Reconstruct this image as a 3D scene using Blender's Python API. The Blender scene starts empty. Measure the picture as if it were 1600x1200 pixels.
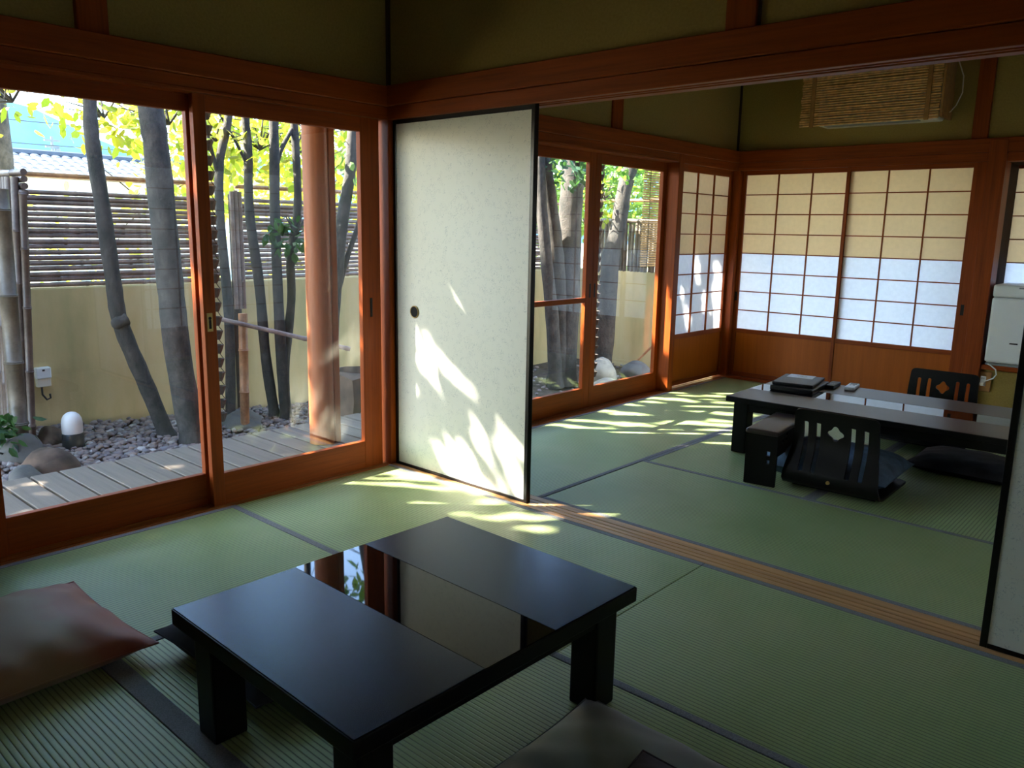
import bpy, bmesh, math, random
import numpy as np
from mathutils import Vector, Matrix

# ------------------------------------------------------------------ camera, sky, sun, exposure
S = bpy.context.scene
COL = S.collection
cam_data = bpy.data.cameras.new('camera')
cam = bpy.data.objects.new('camera', cam_data)
COL.objects.link(cam)
cam_data.sensor_width = 36.0
cam_data.lens = 1246.857 * 36.0 / 1600.0
cam_data.clip_end = 2000
cam.matrix_world = Matrix((
    (0.74497644, -0.13968308, 0.65230265, 3.19295),
    (0.66684669, 0.12948479, -0.7338591, -2.63871),
    (0.01804443, 0.9816936, 0.18961032, 1.23676),
    (0, 0, 0, 1)))
S.camera = cam

SUN_DIR = Vector((1.0, 0.9, -1.1)).normalized()      # travel direction of the sunlight
SUN_STRENGTH = 16.0
SKY_STRENGTH = 0.62
EXPOSURE = 1.72

world = bpy.data.worlds.new('sky')
S.world = world
world.use_nodes = True
wn = world.node_tree
wn.nodes.clear()
wo = wn.nodes.new('ShaderNodeOutputWorld')
wb = wn.nodes.new('ShaderNodeBackground')
ws = wn.nodes.new('ShaderNodeTexSky')
ws.sky_type = 'NISHITA'
ws.sun_disc = False
ws.sun_elevation = math.radians(39.3)
ws.sun_rotation = math.atan2(-1.0, -0.9)
ws.air_density = 1.0
ws.dust_density = 0.6
ws.ozone_density = 2.0
wb.inputs['Strength'].default_value = SKY_STRENGTH
wn.links.new(ws.outputs[0], wb.inputs[0])
wn.links.new(wb.outputs[0], wo.inputs[0])

sl = bpy.data.lights.new('sun', 'SUN')
sl.energy = SUN_STRENGTH
sl.angle = math.radians(0.53)
sl.color = (1.0, 0.93, 0.80)
sun = bpy.data.objects.new('sun', sl)
COL.objects.link(sun)
sun.location = (-20, -7, 12)
sun.rotation_euler = SUN_DIR.to_track_quat('-Z', 'Y').to_euler()

S.view_settings.view_transform = 'Standard'
S.view_settings.look = 'None'
S.view_settings.gamma = 1.0
S.view_settings.use_curve_mapping = False
S.view_settings.exposure = EXPOSURE
S.cycles.max_bounces = 14
S.cycles.diffuse_bounces = 6
S.cycles.glossy_bounces = 5
S.cycles.transmission_bounces = 8
S.cycles.transparent_max_bounces = 16
S.cycles.caustics_reflective = False
S.cycles.caustics_refractive = False
S.cycles.sample_clamp_indirect = 6.0

rnd = random.Random(7)
nrs = np.random.RandomState(11)

# ------------------------------------------------------------------ materials
MATS = {}


def new_mat(name):
    m = bpy.data.materials.new(name)
    m.use_nodes = True
    nt = m.node_tree
    bsdf = nt.nodes['Principled BSDF']
    MATS[name] = m
    return m, nt, bsdf


def node(nt, t, **kw):
    n = nt.nodes.new(t)
    for k, v in kw.items():
        setattr(n, k, v)
    return n


def ramp(nt, fac, stops):
    r = nt.nodes.new('ShaderNodeValToRGB')
    e = r.color_ramp.elements
    while len(e) > 1:
        e.remove(e[-1])
    e[0].position, e[0].color = stops[0][0], (*stops[0][1], 1)
    for p, c in stops[1:]:
        k = e.new(p)
        k.color = (*c, 1)
    nt.links.new(fac, r.inputs[0])
    return r.outputs[0]


def noise(nt, scale, detail=4, rough=0.55, vec=None, mscale=None):
    tc = nt.nodes.new('ShaderNodeTexCoord')
    v = tc.outputs['Object'] if vec is None else vec
    if mscale:
        mp = nt.nodes.new('ShaderNodeMapping')
        mp.inputs['Scale'].default_value = mscale
        nt.links.new(v, mp.inputs[0])
        v = mp.outputs[0]
    n = nt.nodes.new('ShaderNodeTexNoise')
    n.inputs['Scale'].default_value = scale
    n.inputs['Detail'].default_value = detail
    n.inputs['Roughness'].default_value = rough
    nt.links.new(v, n.inputs['Vector'])
    return n.outputs['Fac']


def bump(nt, bsdf, h, strength=0.3, dist=0.004):
    b = nt.nodes.new('ShaderNodeBump')
    b.inputs['Strength'].default_value = strength
    b.inputs['Distance'].default_value = dist
    nt.links.new(h, b.inputs['Height'])
    nt.links.new(b.outputs[0], bsdf.inputs['Normal'])


def plain(name, col, rough=0.5, metal=0.0, spec=0.5, nscale=0, namp=0.2, bmp=0):
    m, nt, b = new_mat(name)
    b.inputs['Base Color'].default_value = (*col, 1)
    b.inputs['Roughness'].default_value = rough
    b.inputs['Metallic'].default_value = metal
    b.inputs['Specular IOR Level'].default_value = spec
    if nscale:
        f = noise(nt, nscale)
        lo = tuple(c * (1 - namp) for c in col)
        hi = tuple(min(1, c * (1 + namp)) for c in col)
        nt.links.new(ramp(nt, f, [(0.3, lo), (0.7, hi)]), b.inputs['Base Color'])
        if bmp:
            bump(nt, b, f, bmp)
    return m


def wood(name, axis, base, rough=0.5, amp=0.30):
    m, nt, b = new_mat(name)
    sc = [22.0, 22.0, 22.0]
    sc[axis] = 1.1
    f = noise(nt, 1.6, 5, 0.6, mscale=tuple(sc))
    sc2 = [120.0, 120.0, 120.0]
    sc2[axis] = 3.0
    f2 = noise(nt, 1.0, 3, 0.5, mscale=tuple(sc2))
    mx = node(nt, 'ShaderNodeMath', operation='MULTIPLY_ADD')
    nt.links.new(f2, mx.inputs[0])
    mx.inputs[1].default_value = 0.35
    nt.links.new(f, mx.inputs[2])
    lo = tuple(c * (1 - amp) for c in base)
    hi = tuple(c * (1 + amp) for c in base)
    nt.links.new(ramp(nt, mx.outputs[0], [(0.42, lo), (0.62, base), (0.85, hi)]), b.inputs['Base Color'])
    b.inputs['Roughness'].default_value = rough
    b.inputs['Specular IOR Level'].default_value = 0.22
    bump(nt, b, f2, 0.08, 0.002)
    return m


CEDAR = (0.26, 0.048, 0.004)
for i, a in enumerate('xyz'):
    wood('cedar_' + a, i, CEDAR)
wood('sill_x', 0, (0.56, 0.29, 0.115), 0.4)
wood('sill_y', 1, (0.34, 0.11, 0.025), 0.4)
wood('panel_wood', 2, (0.40, 0.095, 0.006), 0.45, 0.12)
wood('log_wood', 2, (0.32, 0.105, 0.045), 0.45, 0.18)
wood('deck_wood', 0, (0.20, 0.165, 0.135), 0.6, 0.16)
wood('dark_wood', 2, (0.05, 0.035, 0.028), 0.7, 0.3)
wood('recess_shade_wood', 2, (0.035, 0.014, 0.006), 0.95)  # cedar darkened in colour to carry the shade of the window recess
wood('ceiling_wood', 0, (0.16, 0.075, 0.03), 0.5, 0.25)
plain('groove', (0.05, 0.018, 0.006), 0.7)
plain('plaster', (0.36, 0.255, 0.075), 0.95, spec=0.1, nscale=90, namp=0.10, bmp=0.35)
plain('black_lacquer_frame', (0.004, 0.0035, 0.0035), 0.28, spec=0.35)
plain('lacquer_gloss', (0.004, 0.004, 0.005), 0.025)
plain('black_wood', (0.0035, 0.003, 0.003), 0.42, spec=0.25)
plain('dark_pull', (0.004, 0.004, 0.004), 0.7, spec=0.2)
plain('brass', (0.55, 0.38, 0.14), 0.35, 1.0)
plain('dark_metal', (0.02, 0.018, 0.016), 0.45, 0.6)
plain('white_plastic', (0.84, 0.87, 0.88), 0.35)
plain('cream_plastic', (0.80, 0.74, 0.60), 0.4)
plain('grey_plastic', (0.25, 0.27, 0.29), 0.4)
plain('dark_plastic', (0.03, 0.034, 0.033), 0.4)
plain('leather', (0.012, 0.011, 0.011), 0.42, nscale=160, namp=0.4, bmp=0.2)
plain('white_card', (0.74, 0.76, 0.78), 0.6)
plain('ink', (0.32, 0.34, 0.38), 0.7)
plain('copper_dark', (0.07, 0.055, 0.05), 0.5, 0.5, nscale=40, namp=0.3)
plain('rock_brown', (0.10, 0.062, 0.042), 0.9, nscale=9, namp=0.5, bmp=0.6)
plain('rock_pale', (0.30, 0.265, 0.21), 0.9, nscale=9, namp=0.3, bmp=0.6)
plain('rock_grey', (0.11, 0.10, 0.088), 0.9, nscale=9, namp=0.3, bmp=0.6)
plain('soil', (0.10, 0.075, 0.055), 1.0, spec=0.1, nscale=14, namp=0.5, bmp=0.6)
plain('field', (0.42, 0.40, 0.28), 1.0, spec=0.1, nscale=2, namp=0.4)
plain('roof_tile', (0.055, 0.065, 0.08), 0.55, nscale=5, namp=0.2)
plain('house_wall', (0.55, 0.52, 0.46), 0.9)
plain('wire', (0.04, 0.05, 0.06), 0.6)
plain('concrete', (0.13, 0.15, 0.17), 0.9)
plain('hill_haze_forest', (0.19, 0.36, 0.46), 1.0, spec=0.0, nscale=0.12, namp=0.16)  # distance haze mixed into the forest colour as pale blue
plain('navy_fabric', (0.10, 0.16, 0.24), 0.75, nscale=14, namp=0.4)
plain('plum_fabric', (0.085, 0.07, 0.09), 0.85, nscale=14, namp=0.4)
plain('dark_fabric', (0.030, 0.027, 0.036), 0.85, nscale=14, namp=0.4)
plain('bamboo_split', (0.78, 0.43, 0.15), 0.5, nscale=30, namp=0.35)
plain('batten_wood', (0.42, 0.21, 0.06), 0.5, nscale=25, namp=0.2)
plain('sudare_reed', (0.46, 0.29, 0.10), 0.6, nscale=30, namp=0.3)
plain('string', (0.03, 0.03, 0.025), 0.9)
plain('heri', (0.25, 0.255, 0.27), 0.9, spec=0.1, nscale=320, namp=0.28, bmp=0.25)
plain('frost_glass', (0.80, 0.78, 0.74), 0.35)

# bamboo: brown grey culm with streaks
for nm, c in (('bamboo_dark', (0.12, 0.085, 0.07)), ('bamboo_old', (0.25, 0.175, 0.155)), ('bamboo_tan', (0.40, 0.20, 0.10)), ('bamboo_grey', (0.12, 0.098, 0.075))):
    m, nt, b = new_mat(nm)
    f = noise(nt, 9, 4)
    f2 = noise(nt, 70, 2)
    mx = node(nt, 'ShaderNodeMath', operation='MULTIPLY_ADD')
    nt.links.new(f2, mx.inputs[0]); mx.inputs[1].default_value = 0.3; nt.links.new(f, mx.inputs[2])
    nt.links.new(ramp(nt, mx.outputs[0], [(0.4, tuple(x * 0.55 for x in c)), (0.65, c), (0.85, tuple(x * 1.45 for x in c))]), b.inputs['Base Color'])
    b.inputs['Roughness'].default_value = 0.45

# bark
m, nt, b = new_mat('bark')
f = noise(nt, 11, 8, 0.75, mscale=(1, 1, 0.6))
nt.links.new(ramp(nt, f, [(0.38, (0.028, 0.029, 0.026)), (0.55, (0.075, 0.064, 0.056)), (0.74, (0.14, 0.125, 0.11))]), b.inputs['Base Color'])
b.inputs['Roughness'].default_value = 0.85
bump(nt, b, noise(nt, 40, 6, 0.75), 0.9, 0.012)

# pebbles: every pebble its own tone
m, nt, b = new_mat('pebble')
oi = node(nt, 'ShaderNodeObjectInfo')
geo = node(nt, 'ShaderNodeNewGeometry')
ad = node(nt, 'ShaderNodeMath', operation='ADD'); nt.links.new(oi.outputs['Random'], ad.inputs[0]); nt.links.new(geo.outputs['Random Per Island'], ad.inputs[1])
fr = node(nt, 'ShaderNodeMath', operation='FRACT'); nt.links.new(ad.outputs[0], fr.inputs[0])
nt.links.new(ramp(nt, fr.outputs[0], [(0, (0.15, 0.115, 0.115)), (0.3, (0.24, 0.19, 0.175)), (0.55, (0.29, 0.20, 0.16)), (0.75, (0.19, 0.17, 0.175)), (0.93, (0.34, 0.29, 0.25)), (1.0, (0.5, 0.47, 0.44))]), b.inputs['Base Color'])
b.inputs['Roughness'].default_value = 0.8

# garden plaster wall: ochre, streaked with damp
m, nt, b = new_mat('garden_plaster')
f = noise(nt, 1.6, 5, 0.6, mscale=(1.5, 1.5, 0.5))
nt.links.new(ramp(nt, f, [(0.32, (0.46, 0.40, 0.19)), (0.5, (0.64, 0.50, 0.25)), (0.7, (0.70, 0.58, 0.34))]), b.inputs['Base Color'])
b.inputs['Roughness'].default_value = 0.95
bump(nt, b, noise(nt, 60), 0.3, 0.004)


# tatami: ribs 15 mm apart along one axis, rush grain across
def tatami(name, along):
    m, nt, b = new_mat(name)
    tc = node(nt, 'ShaderNodeTexCoord')
    sp = node(nt, 'ShaderNodeSeparateXYZ')
    nt.links.new(tc.outputs['Object'], sp.inputs[0])
    c = sp.outputs['Y' if along == 'x' else 'X']
    dv = node(nt, 'ShaderNodeMath', operation='DIVIDE'); nt.links.new(c, dv.inputs[0]); dv.inputs[1].default_value = 0.0152
    fr = node(nt, 'ShaderNodeMath', operation='FRACT'); nt.links.new(dv.outputs[0], fr.inputs[0])
    ma = node(nt, 'ShaderNodeMath', operation='MULTIPLY_ADD'); nt.links.new(fr.outputs[0], ma.inputs[0]); ma.inputs[1].default_value = 2.0; ma.inputs[2].default_value = -1.0
    ab = node(nt, 'ShaderNodeMath', operation='ABSOLUTE'); nt.links.new(ma.outputs[0], ab.inputs[0])
    pw = node(nt, 'ShaderNodeMath', operation='POWER'); nt.links.new(ab.outputs[0], pw.inputs[0]); pw.inputs[1].default_value = 5.0
    ms = (10, 1600, 10) if along == 'y' else (1600, 10, 10)
    g = noise(nt, 0.35, 2, 0.6, mscale=ms)
    big = noise(nt, 1.3, 4, 0.6)
    mx = node(nt, 'ShaderNodeMath', operation='MULTIPLY_ADD'); nt.links.new(g, mx.inputs[0]); mx.inputs[1].default_value = 0.45; nt.links.new(big, mx.inputs[2])
    colr = ramp(nt, mx.outputs[0], [(0.45, (0.27, 0.38, 0.135)), (0.70, (0.36, 0.46, 0.19)), (0.92, (0.44, 0.50, 0.235))])
    mixc = node(nt, 'ShaderNodeMix', data_type='RGBA')
    nt.links.new(pw.outputs[0], mixc.inputs[0])
    nt.links.new(colr, mixc.inputs[6])
    mixc.inputs[7].default_value = (0.10, 0.115, 0.055, 1)
    nt.links.new(mixc.outputs[2], b.inputs['Base Color'])
    b.inputs['Roughness'].default_value = 0.44
    b.inputs['Specular IOR Level'].default_value = 0.5
    iv = node(nt, 'ShaderNodeMath', operation='SUBTRACT'); iv.inputs[0].default_value = 1.0; nt.links.new(pw.outputs[0], iv.inputs[1])
    bump(nt, b, iv.outputs[0], 0.55, 0.0022)
    return m


tatami('tatami_x', 'x')
tatami('tatami_y', 'y')


def speckled(name, col, rough, tint=(1, 1, 1)):
    m, nt, b = new_mat(name)
    f = noise(nt, 420, 2, 0.5)
    nt.links.new(ramp(nt, f, [(0.45, col), (0.75, tuple(c * 2.4 for c in col))]), b.inputs['Base Color'])
    b.inputs['Roughness'].default_value = rough
    b.inputs['Specular IOR Level'].default_value = 0.9
    b.inputs['Specular Tint'].default_value = (*tint, 1)
    bump(nt, b, f, 0.25, 0.0006)
    return m


speckled('lacquer_matte_sky_tint', (0.003, 0.0035, 0.008), 0.26, (0.42, 0.62, 1.0))  # blue tint paints the sky's sheen into the black lacquer
speckled('brown_lacquer_matte', (0.035, 0.022, 0.020), 0.36)

# fusuma paper: pale, strewn with short silvery fibres
m, nt, b = new_mat('fusuma_paper')
w1 = noise(nt, 7, 2)
tc = node(nt, 'ShaderNodeTexCoord')
vo = node(nt, 'ShaderNodeTexWave'); vo.inputs['Scale'].default_value = 9; vo.inputs['Distortion'].default_value = 34; vo.inputs['Detail'].default_value = 3; vo.inputs['Detail Scale'].default_value = 3.2
nt.links.new(tc.outputs['Object'], vo.inputs[0])
msk = noise(nt, 34, 2)
gt = node(nt, 'ShaderNodeMath', operation='GREATER_THAN'); nt.links.new(vo.outputs['Fac'], gt.inputs[0]); gt.inputs[1].default_value = 0.955
g2 = node(nt, 'ShaderNodeMath', operation='GREATER_THAN'); nt.links.new(msk, g2.inputs[0]); g2.inputs[1].default_value = 0.52
ml = node(nt, 'ShaderNodeMath', operation='MULTIPLY'); nt.links.new(gt.outputs[0], ml.inputs[0]); nt.links.new(g2.outputs[0], ml.inputs[1])
mixc = node(nt, 'ShaderNodeMix', data_type='RGBA'); nt.links.new(ml.outputs[0], mixc.inputs[0])
mixc.inputs[6].default_value = (0.72, 0.70, 0.60, 1); mixc.inputs[7].default_value = (0.50, 0.50, 0.45, 1)
nt.links.new(mixc.outputs[2], b.inputs['Base Color'])
b.inputs['Roughness'].default_value = 0.42


def paper(name, col, trans):
    m, nt, b = new_mat(name)
    nt.nodes.remove(b)
    d = node(nt, 'ShaderNodeBsdfDiffuse'); d.inputs[0].default_value = (*col, 1)
    t = node(nt, 'ShaderNodeBsdfTranslucent'); t.inputs[0].default_value = (*col, 1)
    f = noise(nt, 30, 4)
    c = ramp(nt, f, [(0.3, tuple(x * 0.93 for x in col)), (0.7, col)])
    nt.links.new(c, d.inputs[0]); nt.links.new(c, t.inputs[0])
    mx = node(nt, 'ShaderNodeMixShader'); mx.inputs[0].default_value = trans
    nt.links.new(d.outputs[0], mx.inputs[1]); nt.links.new(t.outputs[0], mx.inputs[2])
    nt.links.new(mx.outputs[0], nt.nodes['Material Output'].inputs[0])
    return m


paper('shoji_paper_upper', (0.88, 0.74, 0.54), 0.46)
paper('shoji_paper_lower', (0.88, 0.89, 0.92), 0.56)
paper('shoji_paper_fill', (0.84, 0.83, 0.80), 0.40)  # paper of the added side screens that brighten both rooms


def leafmat(name, cd, ct, tr=0.6):
    m, nt, b = new_mat(name)
    nt.nodes.remove(b)
    d = node(nt, 'ShaderNodeBsdfPrincipled'); d.inputs['Roughness'].default_value = 0.45
    t = node(nt, 'ShaderNodeBsdfTranslucent')
    oi = node(nt, 'ShaderNodeObjectInfo'); geo = node(nt, 'ShaderNodeNewGeometry')
    ad = node(nt, 'ShaderNodeMath', operation='ADD'); nt.links.new(oi.outputs['Random'], ad.inputs[0]); nt.links.new(geo.outputs['Random Per Island'], ad.inputs[1])
    fr = node(nt, 'ShaderNodeMath', operation='FRACT'); nt.links.new(ad.outputs[0], fr.inputs[0])
    nt.links.new(ramp(nt, fr.outputs[0], [(0, tuple(c * 0.6 for c in cd)), (1, tuple(min(1, c * 1.4) for c in cd))]), d.inputs['Base Color'])
    nt.links.new(ramp(nt, fr.outputs[0], [(0, (ct[0] * 0.55, ct[1] * 0.75, ct[2] * 0.7)), (0.6, ct), (1, (min(1, ct[0] * 1.35), ct[1] * 1.05, ct[2]))]), t.inputs[0])
    mx = node(nt, 'ShaderNodeMixShader'); mx.inputs[0].default_value = tr
    nt.links.new(d.outputs[0], mx.inputs[1]); nt.links.new(t.outputs[0], mx.inputs[2])
    nt.links.new(mx.outputs[0], nt.nodes['Material Output'].inputs[0])
    return m


leafmat('leaf_yellow', (0.16, 0.22, 0.03), (0.62, 0.62, 0.05))
leafmat('leaf_green', (0.07, 0.15, 0.03), (0.26, 0.45, 0.06), 0.5)
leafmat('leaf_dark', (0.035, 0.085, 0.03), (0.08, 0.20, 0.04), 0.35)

# window glass: clear sheet, mirror by Fresnel
m, nt, b = new_mat('window_glass')
nt.nodes.remove(b)
tr = node(nt, 'ShaderNodeBsdfTransparent'); tr.inputs[0].default_value = (0.965, 0.975, 0.97, 1)
gl = node(nt, 'ShaderNodeBsdfGlossy'); gl.inputs['Roughness'].default_value = 0.0
fn = node(nt, 'ShaderNodeFresnel')
gm = node(nt, 'ShaderNodeNewGeometry')
ir = node(nt, 'ShaderNodeMath', operation='MULTIPLY_ADD'); ir.inputs[1].default_value = 1 / 1.5 - 1.5; ir.inputs[2].default_value = 1.5   # same sheet from both sides
nt.links.new(gm.outputs['Backfacing'], ir.inputs[0]); nt.links.new(ir.outputs[0], fn.inputs[0])
mx = node(nt, 'ShaderNodeMixShader')
nt.links.new(fn.outputs[0], mx.inputs[0]); nt.links.new(tr.outputs[0], mx.inputs[1]); nt.links.new(gl.outputs[0], mx.inputs[2])
nt.links.new(mx.outputs[0], nt.nodes['Material Output'].inputs[0])


def banded(name, stops, axis, scale, wob):
    m, nt, b = new_mat(name)
    tc = node(nt, 'ShaderNodeTexCoord'); sp = node(nt, 'ShaderNodeSeparateXYZ')
    nt.links.new(tc.outputs['Object'], sp.inputs[0])
    n1 = noise(nt, 7, 3)
    md = node(nt, 'ShaderNodeMath', operation='MULTIPLY_ADD'); nt.links.new(sp.outputs[axis], md.inputs[0]); md.inputs[1].default_value = scale; md.inputs[2].default_value = 0.5
    m2 = node(nt, 'ShaderNodeMath', operation='MULTIPLY_ADD'); nt.links.new(n1, m2.inputs[0]); m2.inputs[1].default_value = wob; nt.links.new(md.outputs[0], m2.inputs[2])
    m3 = node(nt, 'ShaderNodeMath', operation='SUBTRACT'); nt.links.new(m2.outputs[0], m3.inputs[0]); m3.inputs[1].default_value = wob * 0.5
    nt.links.new(ramp(nt, m3.outputs[0], stops), b.inputs['Base Color'])
    b.inputs['Roughness'].default_value = 0.6
    b.inputs['Sheen Weight'].default_value = 0.2
    bump(nt, b, noise(nt, 300, 2), 0.15, 0.001)
    return m


banded('cushion_red', [(0.0, (0.27, 0.045, 0.022)), (0.26, (0.27, 0.07, 0.03)), (0.40, (0.29, 0.165, 0.075)), (0.62, (0.32, 0.20, 0.10)), (0.78, (0.33, 0.10, 0.055)), (1.0, (0.36, 0.085, 0.05))], 'Y', 1.75, 0.30)
banded('cushion_grey', [(0.0, (0.13, 0.11, 0.14)), (0.4, (0.13, 0.165, 0.135)), (0.7, (0.20, 0.25, 0.18)), (1.0, (0.20, 0.18, 0.19))], 'Y', 1.75, 0.5)

M = MATS

# ------------------------------------------------------------------ geometry helpers


class MB:
    def __init__(self):
        self.v, self.f = [], []

    def add(self, vs, fs):
        o = len(self.v)
        self.v += [tuple(x) for x in vs]
        self.f += [tuple(i + o for i in f) for f in fs]
        return self

    def box(self, x0, x1, y0, y1, z0, z1, bev=0.0, seg=1):
        if x0 > x1: x0, x1 = x1, x0
        if y0 > y1: y0, y1 = y1, y0
        if z0 > z1: z0, z1 = z1, z0
        if bev <= 0:
            vs = [(x0, y0, z0), (x1, y0, z0), (x1, y1, z0), (x0, y1, z0), (x0, y0, z1), (x1, y0, z1), (x1, y1, z1), (x0, y1, z1)]
            fs = [(0, 3, 2, 1), (4, 5, 6, 7), (0, 1, 5, 4), (1, 2, 6, 5), (2, 3, 7, 6), (3, 0, 4, 7)]
            return self.add(vs, fs)
        bm = bmesh.new()
        bmesh.ops.create_cube(bm, size=1.0)
        for v in bm.verts:
            v.co = Vector(((x0 + x1) / 2 + v.co.x * (x1 - x0), (y0 + y1) / 2 + v.co.y * (y1 - y0), (z0 + z1) / 2 + v.co.z * (z1 - z0)))
        bmesh.ops.bevel(bm, geom=bm.edges[:], offset=bev, segments=seg, affect='EDGES', profile=0.6)
        return self.frombm(bm)

    def frombm(self, bm):
        bm.verts.index_update()
        self.add([v.co[:] for v in bm.verts], [[v.index for v in f.verts] for f in bm.faces])
        bm.free()
        return self

    def tube(self, pts, rad, n=8, cap=True):
        pts = [Vector(p) for p in pts]
        if not hasattr(rad, '__len__'):
            rad = [rad] * len(pts)
        vs, fs = [], []
        up = None
        for i, p in enumerate(pts):
            d = (pts[min(i + 1, len(pts) - 1)] - pts[max(i - 1, 0)]).normalized()
            if up is None:
                up = Vector((0, 0, 1)) if abs(d.z) < 0.9 else Vector((1, 0, 0))
            a = d.cross(up).normalized()
            up = a.cross(d).normalized()
            for k in range(n):
                t = 2 * math.pi * k / n
                vs.append(p + (a * math.cos(t) + up * math.sin(t)) * rad[i])
        for i in range(len(pts) - 1):
            for k in range(n):
                k2 = (k + 1) % n
                fs.append((i * n + k, i * n + k2, (i + 1) * n + k2, (i + 1) * n + k))
        if cap:
            fs.append(tuple(range(n - 1, -1, -1)))
            fs.append(tuple((len(pts) - 1) * n + k for k in range(n)))
        return self.add(vs, fs)

    def bamboo(self, a, b, r, step=0.32, n=8, off=0.1):
        a, b = Vector(a), Vector(b)
        L = (b - a).length
        pts, rad = [a], [r * 0.97]
        t = off
        while t < L - 0.01:
            for dt, k in ((-0.012, 0.98), (-0.004, 1.14), (0.002, 1.0), (0.005, 1.1), (0.012, 0.96)):
                if 0.002 < t + dt < L - 0.002:
                    pts.append(a + (b - a) * ((t + dt) / L)); rad.append(r * k)
            t += step * (0.85 + 0.3 * rnd.random())
        pts.append(b); rad.append(r * 0.97)
        return self.tube(pts, rad, n)

    def lathe(self, prof, c, n=24):
        vs, fs = [], []
        for r, z in prof:
            for k in range(n):
                t = 2 * math.pi * k / n
                vs.append((c[0] + r * math.cos(t), c[1] + r * math.sin(t), c[2] + z))
        for i in range(len(prof) - 1):
            for k in range(n):
                k2 = (k + 1) % n
                fs.append((i * n + k, i * n + k2, (i + 1) * n + k2, (i + 1) * n + k))
        fs.append(tuple(range(n - 1, -1, -1)))
        fs.append(tuple((len(prof) - 1) * n + k for k in range(n)))
        return self.add(vs, fs)

    def disc(self, c, r, axis, thick, n=20):
        d = Vector((0, 0, 0)); d[axis] = thick / 2
        c = Vector(c)
        return self.tube([c - d, c + d], r, n)


WL = {}


def link(name, me, mat, parent):
    o = bpy.data.objects.new(name, me)
    COL.objects.link(o)
    if mat:
        me.materials.append(M[mat])
    if parent is not None:
        o.parent = parent
    return o


def tag(o, label=None, cat=None, group=None, kind=None):
    if label: o['label'] = label
    if cat: o['category'] = cat
    if group: o['group'] = group
    if kind: o['kind'] = kind
    return o


def part(name, mb, mat, parent=None, smooth=False, local=False, label=None):
    me = bpy.data.meshes.new(name)
    org = Vector((0, 0, 0))
    if parent is not None and not local:
        org = WL.get(parent.name, Vector((0, 0, 0)))
    vs = [(v[0] - org.x, v[1] - org.y, v[2] - org.z) for v in mb.v]
    me.from_pydata(vs, [], mb.f)
    if smooth:
        me.polygons.foreach_set('use_smooth', [True] * len(me.polygons))
        try:
            me.set_sharp_from_angle(angle=math.radians(50))
        except Exception:
            pass
    o = link(name, me, mat, parent)
    WL[o.name] = org
    if label: o['label'] = label
    return o


def thing(name, label, cat, loc=(0, 0, 0), rz=0.0, group=None, kind=None):
    o = bpy.data.objects.new(name, None)
    COL.objects.link(o)
    o.location = loc
    o.rotation_euler = (0, 0, rz)
    o.empty_display_size = 0.1
    WL[o.name] = Vector(loc)
    return tag(o, label, cat, group, kind)


def struct(name, mb, mat, label, cat, smooth=False):
    return tag(part(name, mb, mat, None, smooth), label, cat, None, 'structure')


def copies(src, parent, xf_list, name=None):
    for xf in xf_list:
        c = src.copy()
        c.parent = parent
        c.matrix_local = xf
        COL.objects.link(c)


def sun_uv(x, y, z):
    return y - 0.9 * x, z + 1.1 * x


# ------------------------------------------------------------------ the shell of the house
H = 1.757          # underside of the lintels
CEIL = 2.50
XR = 3.74          # right-hand wall
YF = -3.74         # wall behind the camera
YB = 3.80          # far wall

struct('ceiling', MB().box(-0.2, XR + 0.2, YF - 0.2, YB + 0.2, CEIL, CEIL + 0.12), 'ceiling_wood', 'dark board ceiling over both tatami rooms', 'ceiling')
fl = struct('floor', MB().box(-0.02, XR + 0.1, YF - 0.1, YB + 0.1, -0.16, -0.05), 'dark_wood', 'floor of both rooms laid with green tatami mats', 'floor')

# tatami mats: (x0, x1, y0, y1, rib direction, borders)
mats = [
    (0.0, 1.85, -0.93, 0.0, 'x', ('y0', 'y1')), (1.85, 3.72, -0.93, 0.0, 'x', ('y0', 'y1')),
    (0.0, 0.93, -2.79, -0.93, 'y', ('x0', 'x1')), (0.93, 2.79, -1.86, -0.93, 'x', ('y0',)),
    (2.79, 3.72, -2.79, -0.93, 'y', ('x0', 'x1')), (0.93, 2.79, -2.79, -1.86, 'x', ('y0',)),
    (0.0, 1.85, -3.72, -2.79, 'x', ('y0', 'y1')), (1.85, 3.72, -3.72, -2.79, 'x', ('y0', 'y1')),
    (0.0, 0.92, 0.142, 1.94, 'y', ('x0', 'x1')), (0.0, 0.92, 1.94, 3.755, 'y', ('x0', 'x1')),
    (0.92, 2.76, 0.142, 1.035, 'x', ('y0', 'y1')), (0.92, 1.84, 1.035, 2.85, 'y', ('x0', 'x1')),
    (1.84, 2.76, 1.035, 2.85, 'y', ('x0', 'x1')), (0.92, 2.76, 2.85, 3.755, 'x', ('y0', 'y1')),
    (2.76, 3.70, 0.142, 1.94, 'y', ('x0', 'x1')), (2.76, 3.70, 1.94, 3.755, 'y', ('x0', 'x1')),
]
HW = 0.027
for (x0, x1, y0, y1, ax, bs) in mats:
    g = 0.0012
    t = part('tatami_mat', MB().box(x0 + g, x1 - g, y0 + g, y1 - g, -0.05, 0.0, 0.004, 2), 'tatami_' + ax, fl)
    for bsd in bs:
        w = 0.058 if (x0, y0) == (0.93, -1.86) else HW
        b = {'x0': (x0 + g, x0 + w, y0 + g, y1 - g), 'x1': (x1 - w, x1 - g, y0 + g, y1 - g),
             'y0': (x0 + g, x1 - g, y0 + g, y0 + w), 'y1': (x0 + g, x1 - g, y1 - w, y1 - g)}[bsd]
        part('cloth_border', MB().box(b[0] - 0.001, b[1], b[2] - 0.001, b[3], -0.03, 0.0016, 0.0012), 'heri', t)

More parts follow.
